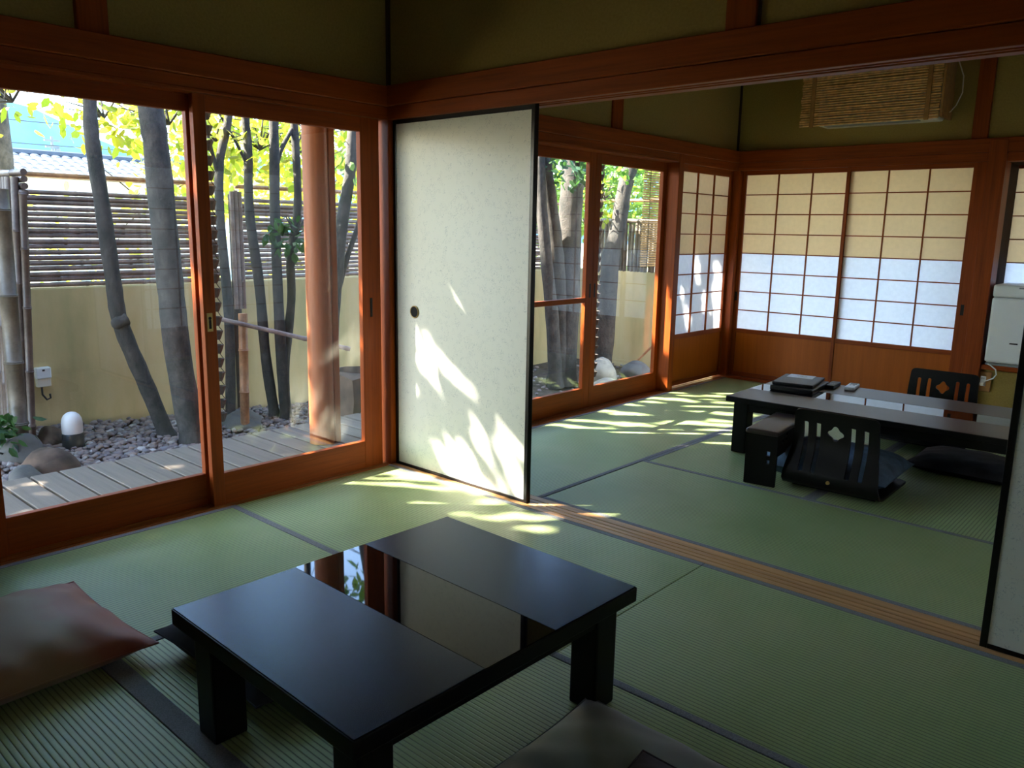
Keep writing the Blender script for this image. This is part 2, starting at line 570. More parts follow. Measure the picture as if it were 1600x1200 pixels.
# plaster walls
struct('wall_left', MB().box(-0.16, -0.045, YF - 0.1, YB, 1.90, CEIL).box(-0.16, -0.03, YF - 0.1, -1.96, -0.1, 1.95), 'plaster', 'olive plaster wall above the garden doors', 'wall')
struct('wall_middle', MB().box(-0.03, XR, 0.045, 0.10, 1.90, CEIL), 'plaster', 'olive plaster wall above the beam between the two rooms', 'wall')
struct('wall_back', MB().box(-0.03, XR, YB, YB + 0.12, 1.90, CEIL).box(1.95, XR, YB, YB + 0.12, -0.1, 0.325).box(2.98, XR + 0.1, YB, YB + 0.12, 0.3, 1.95).box(0, 1.9, YB + 0.06, YB + 0.12, -0.1, 0.03), 'plaster', 'ochre plaster far wall around and above the paper screens', 'wall')
struct('wall_right', MB().box(XR, XR + 0.12, YF - 0.1, YB + 0.6, 1.76, CEIL).box(XR, XR + 0.12, YF - 0.1, YB + 0.6, -0.1, 0.02).box(XR, XR + 0.12, -0.96, 0.25, 0, 1.77).box(XR, XR + 0.12, 3.71, YB + 0.6, 0, 1.77).box(XR, XR + 0.12, YF - 0.1, -3.69, 0, 1.77), 'plaster', 'plaster wall closing both rooms on the side away from the garden', 'wall')
struct('wall_front', MB().box(-0.2, XR + 0.1, YF - 0.12, YF, -0.1, CEIL), 'plaster', 'plaster wall of the near room behind the viewer', 'wall')

TN = [0]


def trim(mb, mat, label, smooth=False):
    TN[0] += 1
    return struct('trim_%d' % TN[0], mb, mat, label, 'trim', smooth)


bv = 0.003
trim(MB().box(-0.125, 0.0, 0.0, 0.142, -0.06, 1.90, bv), 'cedar_z', 'cedar corner post between garden doors and pale sliding panel')
trim(MB().box(-0.125, 0.008, -1.96, -1.835, -0.06, 1.90, bv), 'cedar_z', 'cedar post ending the near garden doors')
trim(MB().box(-0.125, 0.0, 2.80, 2.872, -0.06, 1.90, bv), 'cedar_z', 'cedar post between far garden doors and narrow paper screen')
trim(MB().box(-0.125, 0.012, 3.765, 3.92, -0.06, 1.90, bv), 'cedar_z', 'cedar post in the far corner of the second room')
trim(MB().box(1.842, 1.952, 3.745, 3.92, -0.06, 1.90, bv), 'cedar_z', 'wide cedar post beside the white refrigerator')
trim(MB().box(-0.125, 0.0, 0.80, 0.90, -0.06, 1.90, bv), 'cedar_z', 'cedar post hidden behind the pale sliding panel')
# small posts in the plaster above the rails
for (b, l) in (((-0.12, -0.015, -1.41, -1.30, 1.905, CEIL), 'short cedar post in plaster above the near garden doors'),
               ((-0.12, -0.03, 1.955, 2.075, 1.905, CEIL), 'short cedar post in plaster above the far garden doors')):
    trim(MB().box(*b, bv), 'cedar_z', l)
trim(MB().box(1.778, 1.888, 0.02, 0.12, 1.905, CEIL, bv), 'cedar_z', 'short cedar post in plaster above the middle beam')
trim(MB().box(1.715, 1.815, 3.775, 3.9, 1.905, CEIL, bv), 'cedar_z', 'short cedar post in plaster right of the bamboo screened air conditioner')
# dark shadow-gap strips in the wall corners
trim(MB().box(-0.046, -0.028, 0.028, 0.046, 1.90, CEIL), 'groove', 'thin dark strip down the plaster corner of the near room')
trim(MB().box(-0.046, -0.030, 3.784, 3.801, 1.90, CEIL), 'groove', 'thin dark strip down the plaster corner of the far room')
trim(MB().box(1.889, 1.897, 0.035, 0.06, 1.905, CEIL), 'groove', 'dark slit beside the short post over the middle beam')

# lintels (kamoi) and rails (nageshi)
trim(MB().box(-0.14, -0.004, -1.84, 0.0, H, 1.818, bv).box(-0.02, -0.002, -1.84, 0.0, H, 1.772, 0.002), 'cedar_y', 'grooved lintel over the near garden doors')
trim(MB().box(-0.05, 0.012, YF, 0.02, 1.818, 1.912, bv), 'cedar_y', 'rail over the near garden doors')
trim(MB().box(-0.14, -0.004, 0.14, 3.77, H, 1.818, bv).box(-0.02, -0.002, 0.14, 2.80, H, 1.772, 0.002), 'cedar_y', 'grooved lintel over the far garden doors and narrow screen')
trim(MB().box(-0.05, 0.012, 0.13, 3.79, 1.818, 1.912, bv), 'cedar_y', 'rail over the far garden doors')
trim(MB().box(-0.01, XR, 0.0, 0.030, H, 1.818, 0.002).box(-0.01, XR, 0.052, 0.066, H, 1.818, 0.002).box(-0.01, XR, 0.090, 0.140, H, 1.818, 0.002).box(-0.01, XR, 0.003, 0.137, 1.782, 1.817), 'cedar_x', 'long grooved lintel between the two rooms')
trim(MB().box(-0.01, XR, -0.014, 0.05, 1.820, 1.914, bv).box(-0.01, XR, 0.09, 0.154, 1.820, 1.914, bv), 'cedar_x', 'long rail on the lintel between the two rooms')
trim(MB().box(0.0, XR, 3.765, 3.90, H, 1.818, bv), 'cedar_x', 'lintel over the wide paper screens')
trim(MB().box(-0.02, XR, 3.752, 3.83, 1.818, 1.912, bv), 'cedar_x', 'rail over the wide paper screens')
# ceiling mouldings
trim(MB().box(-0.05, XR, 3.752, 3.81, 2.445, 2.505, bv).box(-0.06, -0.002, 0.1, 3.76, 2.445, 2.505, bv).box(-0.06, XR, 0.1, 0.15, 2.445, 2.505, bv), 'cedar_x', 'dark moulding under the far room ceiling')
# sills
SW = [(-0.165, -0.128), (-0.118, -0.080), (-0.070, -0.036), (-0.027, -0.0135), (-0.0095, -0.0008)]


def sill_y(y0, y1):
    mb = MB()
    for a, b in SW:
        mb.box(a, b, y0, y1, -0.06, 0.001, 0.0012)
    return mb


trim(sill_y(-1.835, 0.0), 'sill_y', 'grooved wooden sill under the near garden doors')
part('groove', MB().box(-0.164, -0.002, -1.835, 0.0, -0.058, -0.006), 'groove', bpy.data.objects['trim_%d' % TN[0]])
trim(sill_y(0.142, 3.77), 'sill_y', 'grooved wooden sill under the far garden doors')
part('groove', MB().box(-0.164, -0.002, 0.142, 3.77, -0.058, -0.006), 'groove', bpy.data.objects['trim_%d' % TN[0]])
mb = MB()
for a, b in ((0.0008, 0.030), (0.036, 0.060), (0.066, 0.092), (0.098, 0.141)):
    mb.box(0.0, XR, a, b, -0.06, 0.0015, 0.0012)
trim(mb, 'sill_x', 'grooved wooden sill between the two rooms')
part('groove', MB().box(0.0, XR, 0.002, 0.14, -0.058, -0.005), 'groove', bpy.data.objects['trim_%d' % TN[0]])
trim(MB().box(0.0, 1.95, 3.757, 3.90, -0.06, 0.020, 0.002), 'cedar_x', 'low sill under the wide paper screens')

# the recess with the refrigerator
trim(MB().box(1.95, 3.0, 3.765, 4.26, 0.325, 0.36, 0.003), 'cedar_x', 'wooden window ledge carrying the white refrigerator')
trim(MB().box(1.905, 1.95, 3.88, 4.27, 0.30, 1.80), 'recess_shade_wood', 'dark side board of the window recess')
trim(MB().box(2.98, 3.0, 3.88, 4.26, 0.36, 1.80).box(1.93, 3.0, 3.88, 4.27, 1.755, 1.95), 'recess_shade_wood', 'dark far side and head of the window recess')

# ------------------------------------------------------------------ sliding glass doors
DN = [0]


def glass_door(y0, y1, x, stile_l, stile_r, label, crossbar=None, ajar=0):
    DN[0] += 1
    t = thing('door_%d' % DN[0], label, 'door', (x, (y0 + y1) / 2, 0), 0, None, 'structure')
    h = 0.0165
    part('stile', MB().box(x - h, x + h, y0, y0 + stile_l, 0.001, H + 0.008, 0.002), 'cedar_z', t)
    part('stile', MB().box(x - h, x + h, y1 - stile_r, y1, 0.001, H + 0.008, 0.002), 'cedar_z', t)
    part('top_rail', MB().box(x - h + .001, x + h - .001, y0 + stile_l - .002, y1 - stile_r + .002, 1.69, H + 0.008, 0.002), 'cedar_y', t)
    part('bottom_rail', MB().box(x - h + .001, x + h - .001, y0 + stile_l - .002, y1 - stile_r + .002, 0.001, 0.146, 0.002), 'cedar_y', t)
    part('glass_pane', MB().box(x - 0.0025, x + 0.0025, y0 + stile_l - 0.008, y1 - stile_r + 0.008, 0.14, 1.697), 'window_glass', t)
    if crossbar:
        part('crossbar', MB().box(x - h + .003, x + h - .002, y0 + stile_l - .002, y1 - stile_r + .002, crossbar - 0.017, crossbar + 0.017, 0.002), 'cedar_y', t)
    return t


def pull(t, x, y, z, w=0.016, hh=0.048):
    part('recessed_pull', MB().box(x + 0.0150, x + 0.0178, y - w / 2, y + w / 2, z - hh, z + hh, 0.001), 'dark_metal', t)


d = glass_door(-0.985, -0.030, -0.052, 0.055, 0.115, 'nearest room right-hand glass garden door with brass lock plate')
p = part('lock_plate', MB().box(-0.036, -0.0335, -0.973, -0.947, 0.785, 0.865, 0.001), 'brass', d, label='brass lock plate')
part('keyhole', MB().disc((-0.0332, -0.960, 0.842), 0.007, 0, 0.002).box(-0.0345, -0.0322, -0.9655, -0.9545, 0.797, 0.835), 'dark_metal', p)
pull(d, -0.052, -0.092, 0.838)
d = glass_door(-1.838, -0.935, -0.099, 0.06, 0.058, 'near room left-hand glass garden door on the outer track')
d = glass_door(0.955, 1.893, -0.122, 0.06, 0.076, 'far room glass door with a wooden crossbar', crossbar=0.768)
pull(d, -0.122, 1.868, 0.832)
d = glass_door(1.895, 2.803, -0.122, 0.060, 0.050, 'far room undivided glass door beside the narrow paper screen')
pull(d, -0.122, 1.921, 0.832)

# ------------------------------------------------------------------ paper screens (shoji)
WN = [0]


def shoji(P, u0, u1, sl, sr, pz0, pz1, label, cols=3, rows=8, split=4, z0=0.02, board=True, handle=None, low='shoji_paper_lower'):
    """P(u, w, z): u along the screen, w towards the room."""
    WN[0] += 1
    c = P((u0 + u1) / 2, 0, z0)
    t = thing('window_%d' % WN[0], label, 'window', c, 0, None, 'structure')

    def bx(a0, a1, w0, w1, c0, c1, bevel=0.0):
        p, q = P(a0, w0, c0), P(a1, w1, c1)
        return MB().box(p[0], q[0], p[1], q[1], p[2], q[2], bevel)
    vert = 'cedar_z'
    hor = 'cedar_x' if abs(P(1, 0, 0)[0] - P(0, 0, 0)[0]) > 0.5 else 'cedar_y'
    part('stile', bx(u0, u0 + sl, -0.015, 0.015, z0, H + 0.006, 0.0015), vert, t)
    st = part('stile', bx(u1 - sr, u1, -0.015, 0.015, z0, H + 0.006, 0.0015), vert, t)
    part('top_rail', bx(u0 + sl, u1 - sr, -0.014, 0.014, pz1, H + 0.006, 0.0015), hor, t)
    a0, a1 = u0 + sl, u1 - sr
    if board:
        part('middle_rail', bx(a0, a1, -0.014, 0.014, pz0 - 0.035, pz0, 0.0015), hor, t)
        part('bottom_rail', bx(a0, a1, -0.014, 0.014, z0, z0 + 0.035, 0.0015), hor, t)
        part('wainscot_board', bx(a0 - .002, a1 + .002, -0.004, 0.006, z0 + 0.03, pz0 - 0.03), 'panel_wood', t)
    else:
        part('bottom_rail', bx(a0, a1, -0.014, 0.014, z0, pz0, 0.0015), hor, t)
    cw = (a1 - a0) / cols
    rh = (pz1 - pz0) / rows
    for i in range(1, cols):
        part('lattice_bar', bx(a0 + cw * i - 0.0045, a0 + cw * i + 0.0045, -0.003, 0.011, pz0, pz1), vert, t)
    for j in range(1, rows):
        part('lattice_bar', bx(a0, a1, -0.002, 0.010, pz0 + rh * j - 0.0042, pz0 + rh * j + 0.0042), hor, t)
    for i in range(cols):
        for j in range(rows):
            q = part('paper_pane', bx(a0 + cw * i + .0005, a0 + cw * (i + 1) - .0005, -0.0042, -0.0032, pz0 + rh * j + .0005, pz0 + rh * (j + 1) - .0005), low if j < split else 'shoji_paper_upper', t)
    if handle:
        part('recessed_pull', bx(handle[0] - 0.011, handle[0] + 0.011, 0.0145, 0.0165, handle[1] - 0.038, handle[1] + 0.038), 'dark_metal', t)
    return t


shoji(lambda u, w, z: (-0.062 + w, u, z), 2.874, 3.776, 0.055, 0.048, 0.435, 1.705, 'narrow paper screen on the garden side of the far room')
shoji(lambda u, w, z: (u, 3.835 - w, z), 0.006, 0.945, 0.040, 0.060, 0.432, 1.722, 'wide paper screen in the far corner behind the black folders', handle=(0.026, 0.71))
shoji(lambda u, w, z: (u, 3.800 - w, z), 0.885, 1.850, 0.026, 0.098, 0.432, 1.722, 'wide paper screen beside the broad post and refrigerator', handle=(1.79, 0.73))
shoji(lambda u, w, z: (u, 4.20 - w, z), 1.905, 2.985, 0.030, 0.03, 0.40, 1.735, 'recessed paper screen behind the refrigerator', z0=0.362, board=False)

for k, nm in enumerate(('first', 'second', 'third')):  # added screens out of view, daylight fill for the near room
    shoji(lambda u, w, z: (XR + 0.05 - w, u, z), -3.69 + k * 0.91, -3.69 + (k + 1) * 0.91, 0.035, 0.035, 0.30, 1.72, nm + ' paper screen from the rear in the near room side opposite the garden', split=8, low='shoji_paper_fill')

for k, nm in enumerate(('nearest', 'second', 'third', 'farthest')):  # further unseen screens, added to brighten the far room
    shoji(lambda u, w, z: (XR + 0.05 - w, u, z), 0.25 + k * 0.865, 0.25 + (k + 1) * 0.865, 0.035, 0.035, 0.30, 1.72, nm + ' paper screen in the far room side opposite the garden', split=8, low='shoji_paper_fill')

# ------------------------------------------------------------------ black framed sliding panels (fusuma)


def fusuma(x0, x1, y, label, handle_x):
    DN[0] += 1
    t = thing('door_%d' % DN[0], label, 'door', ((x0 + x1) / 2, y, 0), 0, None, 'structure')
    h = 0.0135
    part('frame_stile', MB().box(x0, x0 + 0.021, y - h, y + h, 0.0, H + 0.008, 0.003, 2), 'black_lacquer_frame', t)
    part('frame_stile', MB().box(x1 - 0.021, x1, y - h, y + h, 0.0, H + 0.008, 0.003, 2), 'black_lacquer_frame', t)
    part('frame_rail', MB().box(x0 + 0.02, x1 - 0.02, y - h + .001, y + h - .001, 1.737, H + 0.008, 0.002), 'black_lacquer_frame', t)
    part('frame_rail', MB().box(x0 + 0.02, x1 - 0.02, y - h + .001, y + h - .001, 0.0, 0.016, 0.002), 'black_lacquer_frame', t)
    part('paper_panel', MB().box(x0 + 0.019, x1 - 0.019, y - 0.0095, y + 0.0095, 0.014, 1.739), 'fusuma_paper', t)
    if handle_x:
        c = (handle_x, y - 0.0100, 0.822)
        b = MB()
        b.tube([(c[0], c[1] + 0.002, c[2]), (c[0], c[1] - 0.004, c[2])], 0.027, 28)
        r = part('round_pull', b, 'dark_pull', t, True)
        b2 = MB()
        b2.tube([(c[0] + 0.029 * math.cos(a * math.pi / 12), c[1] - 0.003, c[2] + 0.029 * math.sin(a * math.pi / 12)) for a in range(25)], 0.0028, 6)
        part('pull_rim', b2, 'brass', r, True)
    return t


fusuma(0.002, 0.924, 0.042, 'pale paper sliding panel in black frame next to the garden doors', 0.155)
fusuma(2.772, 3.69, 0.042, 'pale paper sliding panel in black frame at the far end of the opening', 0)
# ------------------------------------------------------------------ low tables


def low_table(x0, x1, y0, y1, top, thick, band0, band1, side_mat, gloss, label, leg=0.085, inset=0.035, rz=0.0):
    cx, cy = (x0 + x1) / 2, (y0 + y1) / 2
    t = thing('low_table', label, 'table', (cx, cy, 0), rz)
    hx, hy = (x1 - x0) / 2, (y1 - y0) / 2
    b0, b1 = band0 - cy, band1 - cy
    part('tabletop', MB().box(-hx, hx, -hy, hy, top - thick, top - 0.0015, 0.004, 2), 'black_wood', t, local=True)
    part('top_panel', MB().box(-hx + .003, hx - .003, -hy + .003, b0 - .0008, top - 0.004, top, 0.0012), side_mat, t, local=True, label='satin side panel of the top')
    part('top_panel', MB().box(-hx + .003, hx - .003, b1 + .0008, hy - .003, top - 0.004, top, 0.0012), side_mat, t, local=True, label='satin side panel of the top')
    part('gloss_band', MB().box(-hx + .003, hx - .003, b0, b1, top - 0.004, top - 0.0003), gloss, t, local=True, label='mirror-gloss middle band')
    for sx in (-1, 1):
        for sy in (-1, 1):
            xa, ya = sx * (hx - inset), sy * (hy - inset)
            mb = MB().box(xa, xa - sx * leg, ya, ya - sy * leg, 0.001, top - thick + .002, 0.006, 2)
            part('leg', mb, 'black_wood', t, local=True)
    az = top - thick - 0.05
    for sy in (-1, 1):
        yb = sy * (hy - inset - 0.008)
        part('apron', MB().box(-hx + inset + leg - .003, hx - inset - leg + .003, yb, yb - sy * 0.022, az, top - thick + .002, 0.002), 'black_wood', t, local=True)
    for sx in (-1, 1):
        xb = sx * (hx - inset - 0.008)
        part('apron', MB().box(xb, xb - sx * 0.022, -hy + inset + leg - .003, hy - inset - leg + .003, az, top - thick + .002, 0.002), 'black_wood', t, local=True)
    return t


low_table(1.415, 2.145, -1.855, -0.955, 0.33, 0.042, -1.515, -1.285, 'lacquer_matte_sky_tint', 'lacquer_gloss', 'near low black lacquered table with a mirror-gloss middle band', rz=math.radians(-1.0))
low_table(1.13, 2.68, 1.53, 2.36, 0.33, 0.032, 1.84, 2.04, 'brown_lacquer_matte', 'lacquer_gloss', 'far low dark brown table set with folders and remote', rz=0.02)

# ------------------------------------------------------------------ floor cushions


def cushion(loc, w, d, h, mat, label, rz=0.0, corner=0.06, seed=0, group=None):
    t = thing('floor_cushion', label, 'cushion', loc, rz, group)
    n = 28
    r = random.Random(seed)
    ph = [r.uniform(0, 6.28) for _ in range(6)]
    vs, fs = [], []

    def prof(a):
        return max(0.0, 1 - abs(a) ** 3.2) ** 0.62
    for side in (1, -1):
        for i in range(n + 1):
            for j in range(n + 1):
                s, q = -1 + 2 * i / n, -1 + 2 * j / n
                cx = 1 - corner * (1 - q * q) * 0.9
                cy = 1 - corner * (1 - s * s) * 0.9
                x, y = s * w / 2 * cx, q * d / 2 * cy
                hh = prof(s) * prof(q)
                wr = 0.004 * math.sin(9 * s + ph[0] + 5 * q) + 0.003 * math.sin(14 * q + ph[1] - 6 * s)
                edge = (1 - hh) * hh * 4
                z = h * 0.36 + (h * 0.64 * hh + wr * edge if side > 0 else -h * 0.36 * min(1, hh * 1.6))
                vs.append((x, y, max(z, 0.0012)))
    N = (n + 1) ** 2
    for k in (0, 1):
        for i in range(n):
            for j in range(n):
                a = k * N + i * (n + 1) + j
                f = (a, a + n + 1, a + n + 2, a + 1)
                fs.append(f if k == 0 else f[::-1])
    part('cover', MB().add(vs, fs), mat, t, True, local=True)
    # stitched seam around the edge
    pts = []
    for k in range(4 * 14 + 1):
        e, u = divmod(k, 14)
        u = -1 + 2 * u / 14
        s, q = [(u, -1), (1, u), (-u, 1), (-1, -u)][e % 4]
        cx = 1 - corner * (1 - q * q) * 0.9
        cy = 1 - corner * (1 - s * s) * 0.9
        pts.append((s * w / 2 * cx, q * d / 2 * cy, h * 0.36))
    part('seam', MB().tube(pts, 0.0028, 5, False), mat, t, True, local=True)
    return t


cushion((0.735, -2.03, 0.002), 0.60, 0.60, 0.12, 'cushion_red', 'reddish brown floor cushion left of the near black table', 0.02, seed=3)
cushion((2.405, -1.345, 0.002), 0.64, 0.56, 0.085, 'cushion_grey', 'grey green floor cushion in front of the near black table', 0.0, seed=5)
cushion((2.625, -1.48, 0.074), 0.50, 0.50, 0.075, 'plum_fabric', 'dark cushion lying on top of the grey green cushion', 0.05, seed=8)
cushion((1.255, -1.445, 0.002), 0.56, 0.53, 0.15, 'dark_fabric', 'black floor cushion pushed under the near black table', 0.0, seed=6)
cushion((1.80, 1.44, 0.034), 0.64, 0.52, 0.15, 'navy_fabric', 'blue cushion on the legless chair facing away', 0.03, corner=0.015, seed=9)
cushion((2.28, 2.12, 0.002), 0.55, 0.48, 0.09, 'dark_fabric', 'dark cushion lying under the far table', 0.0, seed=12)
cushion((1.93, 2.58, 0.034), 0.56, 0.50, 0.10, 'dark_fabric', 'dark cushion on the legless chair behind the table', 0.0, seed=10)

# ------------------------------------------------------------------ legless chairs (zaisu)


def zaisu(loc, rz, label):
    t = thing('legless_chair', label, 'chair', loc, rz)
    # path of the bent board: arc length t from the top of the back to the seat front, (y, z)
    ctrl = [(-0.02, 0.405), (-0.006, 0.33), (0.002, 0.26), (-0.008, 0.19), (-0.035, 0.12), (-0.045, 0.075), (-0.03, 0.04), (0.01, 0.024), (0.07, 0.020), (0.20, 0.020), (0.34, 0.020), (0.43, 0.020)]
    acc = [0.0]
    for i in range(1, len(ctrl)):
        acc.append(acc[-1] + math.dist(ctrl[i], ctrl[i - 1]))
    L = acc[-1]

    def at(q):
        q = max(0, min(L - 1e-6, q))
        for i in range(len(acc) - 1):
            if q <= acc[i + 1]:
                break
        k = (q - acc[i]) / (acc[i + 1] - acc[i])
        p0 = ctrl[max(i - 1, 0)]; p1 = ctrl[i]; p2 = ctrl[i + 1]; p3 = ctrl[min(i + 2, len(ctrl) - 1)]
        return [0.5 * ((2 * p1[a]) + (-p0[a] + p2[a]) * k + (2 * p0[a] - 5 * p1[a] + 4 * p2[a] - p3[a]) * k * k + (-p0[a] + 3 * p1[a] - 3 * p2[a] + p3[a]) * k ** 3) for a in (0, 1)]
    wt, wm, wb = 0.198, 0.205, 0.232
    outer = []
    r = 0.035
    for a in range(7):
        an = math.pi - a * math.pi / 12
        outer.append((-wt + r + r * math.cos(an), r - r * math.sin(an)))
    for a in range(7):
        an = math.pi / 2 - a * math.pi / 12
        outer.append((wt - r + r * math.cos(an), r - r * math.sin(an)))
    outer += [(wm, 0.2), (wb, 0.36), (wb, L - 0.03), (wb - 0.03, L), (-wb + 0.03, L), (-wb, L - 0.03), (-wb, 0.36), (-wm, 0.2)]
    holes = []
    for sx, t0, t1 in ((-0.142, 0.06, 0.315), (-0.082, 0.058, 0.315), (0.082, 0.058, 0.315), (0.142, 0.06, 0.315)):
        w, rr = 0.0115, 0.008
        hp = []
        for (cx, cy, a0) in ((sx - w + rr, t0 + rr, 180), (sx + w - rr, t0 + rr, 270), (sx + w - rr, t1 - rr, 0), (sx - w + rr, t1 - rr, 90)):
            for a in range(4):
                an = math.radians(a0 + a * 30)
                hp.append((cx + rr * math.cos(an), cy + rr * math.sin(an)))
        holes.append(hp)
    holes.append([((0.034 * (1 + 0.17 * math.cos(4 * a * math.pi / 18))) * math.cos(a * math.pi / 18), 0.105 + (0.034 * (1 + 0.17 * math.cos(4 * a * math.pi / 18))) * math.sin(a * math.pi / 18)) for a in range(36)])
    bm = bmesh.new()
    for lp in [outer] + holes:
        vv = [bm.verts.new((p[0], p[1], 0)) for p in lp]
        for i in range(len(vv)):
            bm.edges.new((vv[i], vv[(i + 1) % len(vv)]))
    bmesh.ops.triangle_fill(bm, use_beauty=True, use_dissolve=False, edges=bm.edges[:])
    for q in np.arange(0.03, L, 0.03):
        bmesh.ops.bisect_plane(bm, geom=bm.verts[:] + bm.edges[:] + bm.faces[:], plane_co=(0, q, 0), plane_no=(0, 1, 0))
    for v in bm.verts:
        y, z = at(v.co.y)
        v.co = Vector((v.co.x, y, z))
    bmesh.ops.recalc_face_normals(bm, faces=bm.faces[:])
    bmesh.ops.solidify(bm, geom=bm.faces[:], thickness=0.013)
    bmesh.ops.recalc_face_normals(bm, faces=bm.faces[:])
    board = part('bent_board', MB().frombm(bm), 'black_wood', t, True, local=True)
    part('base_batten', MB().box(-0.20, 0.20, 0.02, 0.06, 0.001, 0.014, 0.002), 'black_wood', t, local=True)
    part('base_batten', MB().box(-0.20, 0.20, 0.33, 0.37, 0.001, 0.014, 0.002), 'black_wood', t, local=True)
    part('brass_screw', MB().tube([(0, -0.046, 0.068), (0, -0.064, 0.068)], 0.009, 14), 'brass', t, True, local=True, label='brass screw cap')
    return t


zaisu((1.885, 1.19, 0), 0.02, 'black legless chair with its back to us before the far table')
zaisu((1.925, 2.905, 0), math.pi - 0.02, 'black legless chair facing us behind the far table')

# ------------------------------------------------------------------ armrest
t = thing('armrest', 'low black armrest stand with square cutouts beside the legless chair', 'armrest', (1.545, 1.29, 0), math.radians(6))


def holed(u0, u1, v0, v1, holes, mapf, thick_dir):
    bm = bmesh.new()
    for lp in [[(u0, v0), (u1, v0), (u1, v1), (u0, v1)]] + [[(a, c), (b, c), (b, dd), (a, dd)] for a, b, c, dd in holes]:
        vv = [bm.verts.new((p[0], p[1], 0)) for p in lp]
        for i in range(len(vv)):
            bm.edges.new((vv[i], vv[(i + 1) % len(vv)]))
    bmesh.ops.triangle_fill(bm, use_beauty=True, use_dissolve=False, edges=bm.edges[:])
    r = bmesh.ops.extrude_face_region(bm, geom=bm.faces[:])
    for g in r['geom']:
        if isinstance(g, bmesh.types.BMVert):
            g.co.z = thick_dir
    for v in bm.verts:
        v.co = Vector(mapf(*v.co))
    bmesh.ops.recalc_face_normals(bm, faces=bm.faces[:])
    return MB().frombm(bm)


sq = [(0.026, 0.046, 0.155, 0.180), (0.030, 0.046, 0.115, 0.135)]
for s in (-1, 1):
    part('end_panel', holed(-0.078, 0.078, 0.001, 0.262, sq, lambda a, b, c, s=s: (a, s * (0.205 + c), b), 0.020), 'black_wood', t, local=True)
part('arm_board', MB().box(-0.082, 0.082, -0.235, 0.235, 0.260, 0.285, 0.011, 3), 'brown_lacquer_matte', t, True, local=True)
hs = [(-0.13, -0.095, 0.205, 0.226), (-0.07, -0.04, 0.205, 0.226), (-0.07, -0.04, 0.232, 0.252), (0.06, 0.09, 0.205, 0.226), (0.115, 0.145, 0.205, 0.226)]
for s in (1,):
    part('side_apron', holed(-0.206, 0.206, 0.150, 0.262, hs, lambda a, b, c, s=s: (s * (0.056 + c), a, b), 0.016), 'black_wood', t, local=True)

# ------------------------------------------------------------------ things on the far table
TZ = 0.3305


def slab(name, label, cat, c, w, d, h, rz, mat, bev=0.004, extra=None):
    t = thing(name, label, cat, c, rz)
    part('cover' if 'folder' in name else 'body', MB().box(-w / 2, w / 2, -d / 2, d / 2, 0, h, bev, 2), mat, t, local=True)
    return t


t = slab('guest_folder', 'thick black leather folder at the bottom of the stack on far table', 'folder', (1.345, 2.06, TZ), 0.25, 0.36, 0.028, 0.10, 'leather', 0.007)
part('pages', MB().box(-0.118, 0.118, -0.174, 0.182, 0.006, 0.022), 'grey_plastic', t, local=True)
t = slab('guest_folder', 'slim black leather folder on top of the stack on far table', 'folder', (1.325, 2.085, TZ + 0.0285), 0.235, 0.33, 0.018, 0.16, 'leather', 0.006)
part('pages', MB().box(-0.112, 0.112, -0.160, 0.167, 0.005, 0.013), 'grey_plastic', t, local=True)
t = slab('paper_card', 'white card lying on the black folders', 'card', (1.30, 2.185, TZ + 0.047), 0.15, 0.115, 0.0015, 0.16, 'white_card', 0)
part('printed_line', MB().box(-0.03, 0.03, 0.012, 0.018, 0.0014, 0.0019).box(-0.02, 0.012, -0.004, 0.001, 0.0014, 0.0019).box(0.005, 0.035, -0.02, -0.016, 0.0014, 0.0019), 'ink', t, local=True)
t = slab('remote_control', 'dark remote control beside the black folders', 'remote', (1.475, 2.245, TZ), 0.052, 0.17, 0.022, 0.10, 'dark_plastic', 0.006)
for i in range(3):
    part('button', MB().box(-0.016 + i * 0.012, -0.008 + i * 0.012, -0.03, -0.018, 0.021, 0.0235, 0.001), 'grey_plastic', t, local=True)
t = slab('remote_control', 'white remote control alone on the far table', 'remote', (1.575, 2.285, TZ), 0.058, 0.165, 0.020, 0.12, 'white_plastic', 0.007)
part('display', MB().box(-0.019, 0.019, 0.025, 0.068, 0.0195, 0.0208), 'dark_plastic', t, local=True, label='dark display')
part('button', MB().box(-0.017, -0.004, -0.01, 0.004, 0.0195, 0.0218, 0.001), 'grey_plastic', t, local=True)
part('button', MB().box(0.004, 0.017, -0.01, 0.004, 0.0195, 0.0218, 0.001), 'grey_plastic', t, local=True)

# ------------------------------------------------------------------ air conditioner behind a bamboo screen
t = thing('air_conditioner', 'wall air conditioner behind a split bamboo screen', 'air conditioner', (1.08, 3.7, 2.04))
part('housing', MB().box(0.70, 1.525, 3.585, 3.80, 2.045, 2.335, 0.022, 3), 'cream_plastic', t, True)
ao = part('air_outlet', MB().box(0.755, 1.41, 3.578, 3.66, 2.0415, 2.062, 0.003), 'grey_plastic', t)
part('outlet_flap', MB().box(0.762, 1.40, 3.574, 3.60, 2.053, 2.060, 0.002), 'cream_plastic', ao)
for k in range(24):
    z = 2.052 + k * 0.0172 + rnd.uniform(-0.0015, 0.0015)
    ex = rnd.uniform(-0.006, 0.006)
    y = 3.566
    part('bamboo_slat', MB().tube([(0.578 + ex, y, z), (0.9, y, z + rnd.uniform(-.002, .002)), (1.25, y, z + rnd.uniform(-.002, .002)), (1.548 + ex, y, z)], rnd.uniform(0.0072, 0.0088), 6), 'bamboo_split', t, True)
for x in (0.652, 1.455):
    part('batten', MB().box(x, x + 0.030, 3.548, 3.558, 2.035, 2.468, 0.002), 'batten_wood', t)
part('screen_side', MB().box(1.552, 1.568, 3.556, 3.80, 2.05, 2.46, 0.002), 'batten_wood', t)
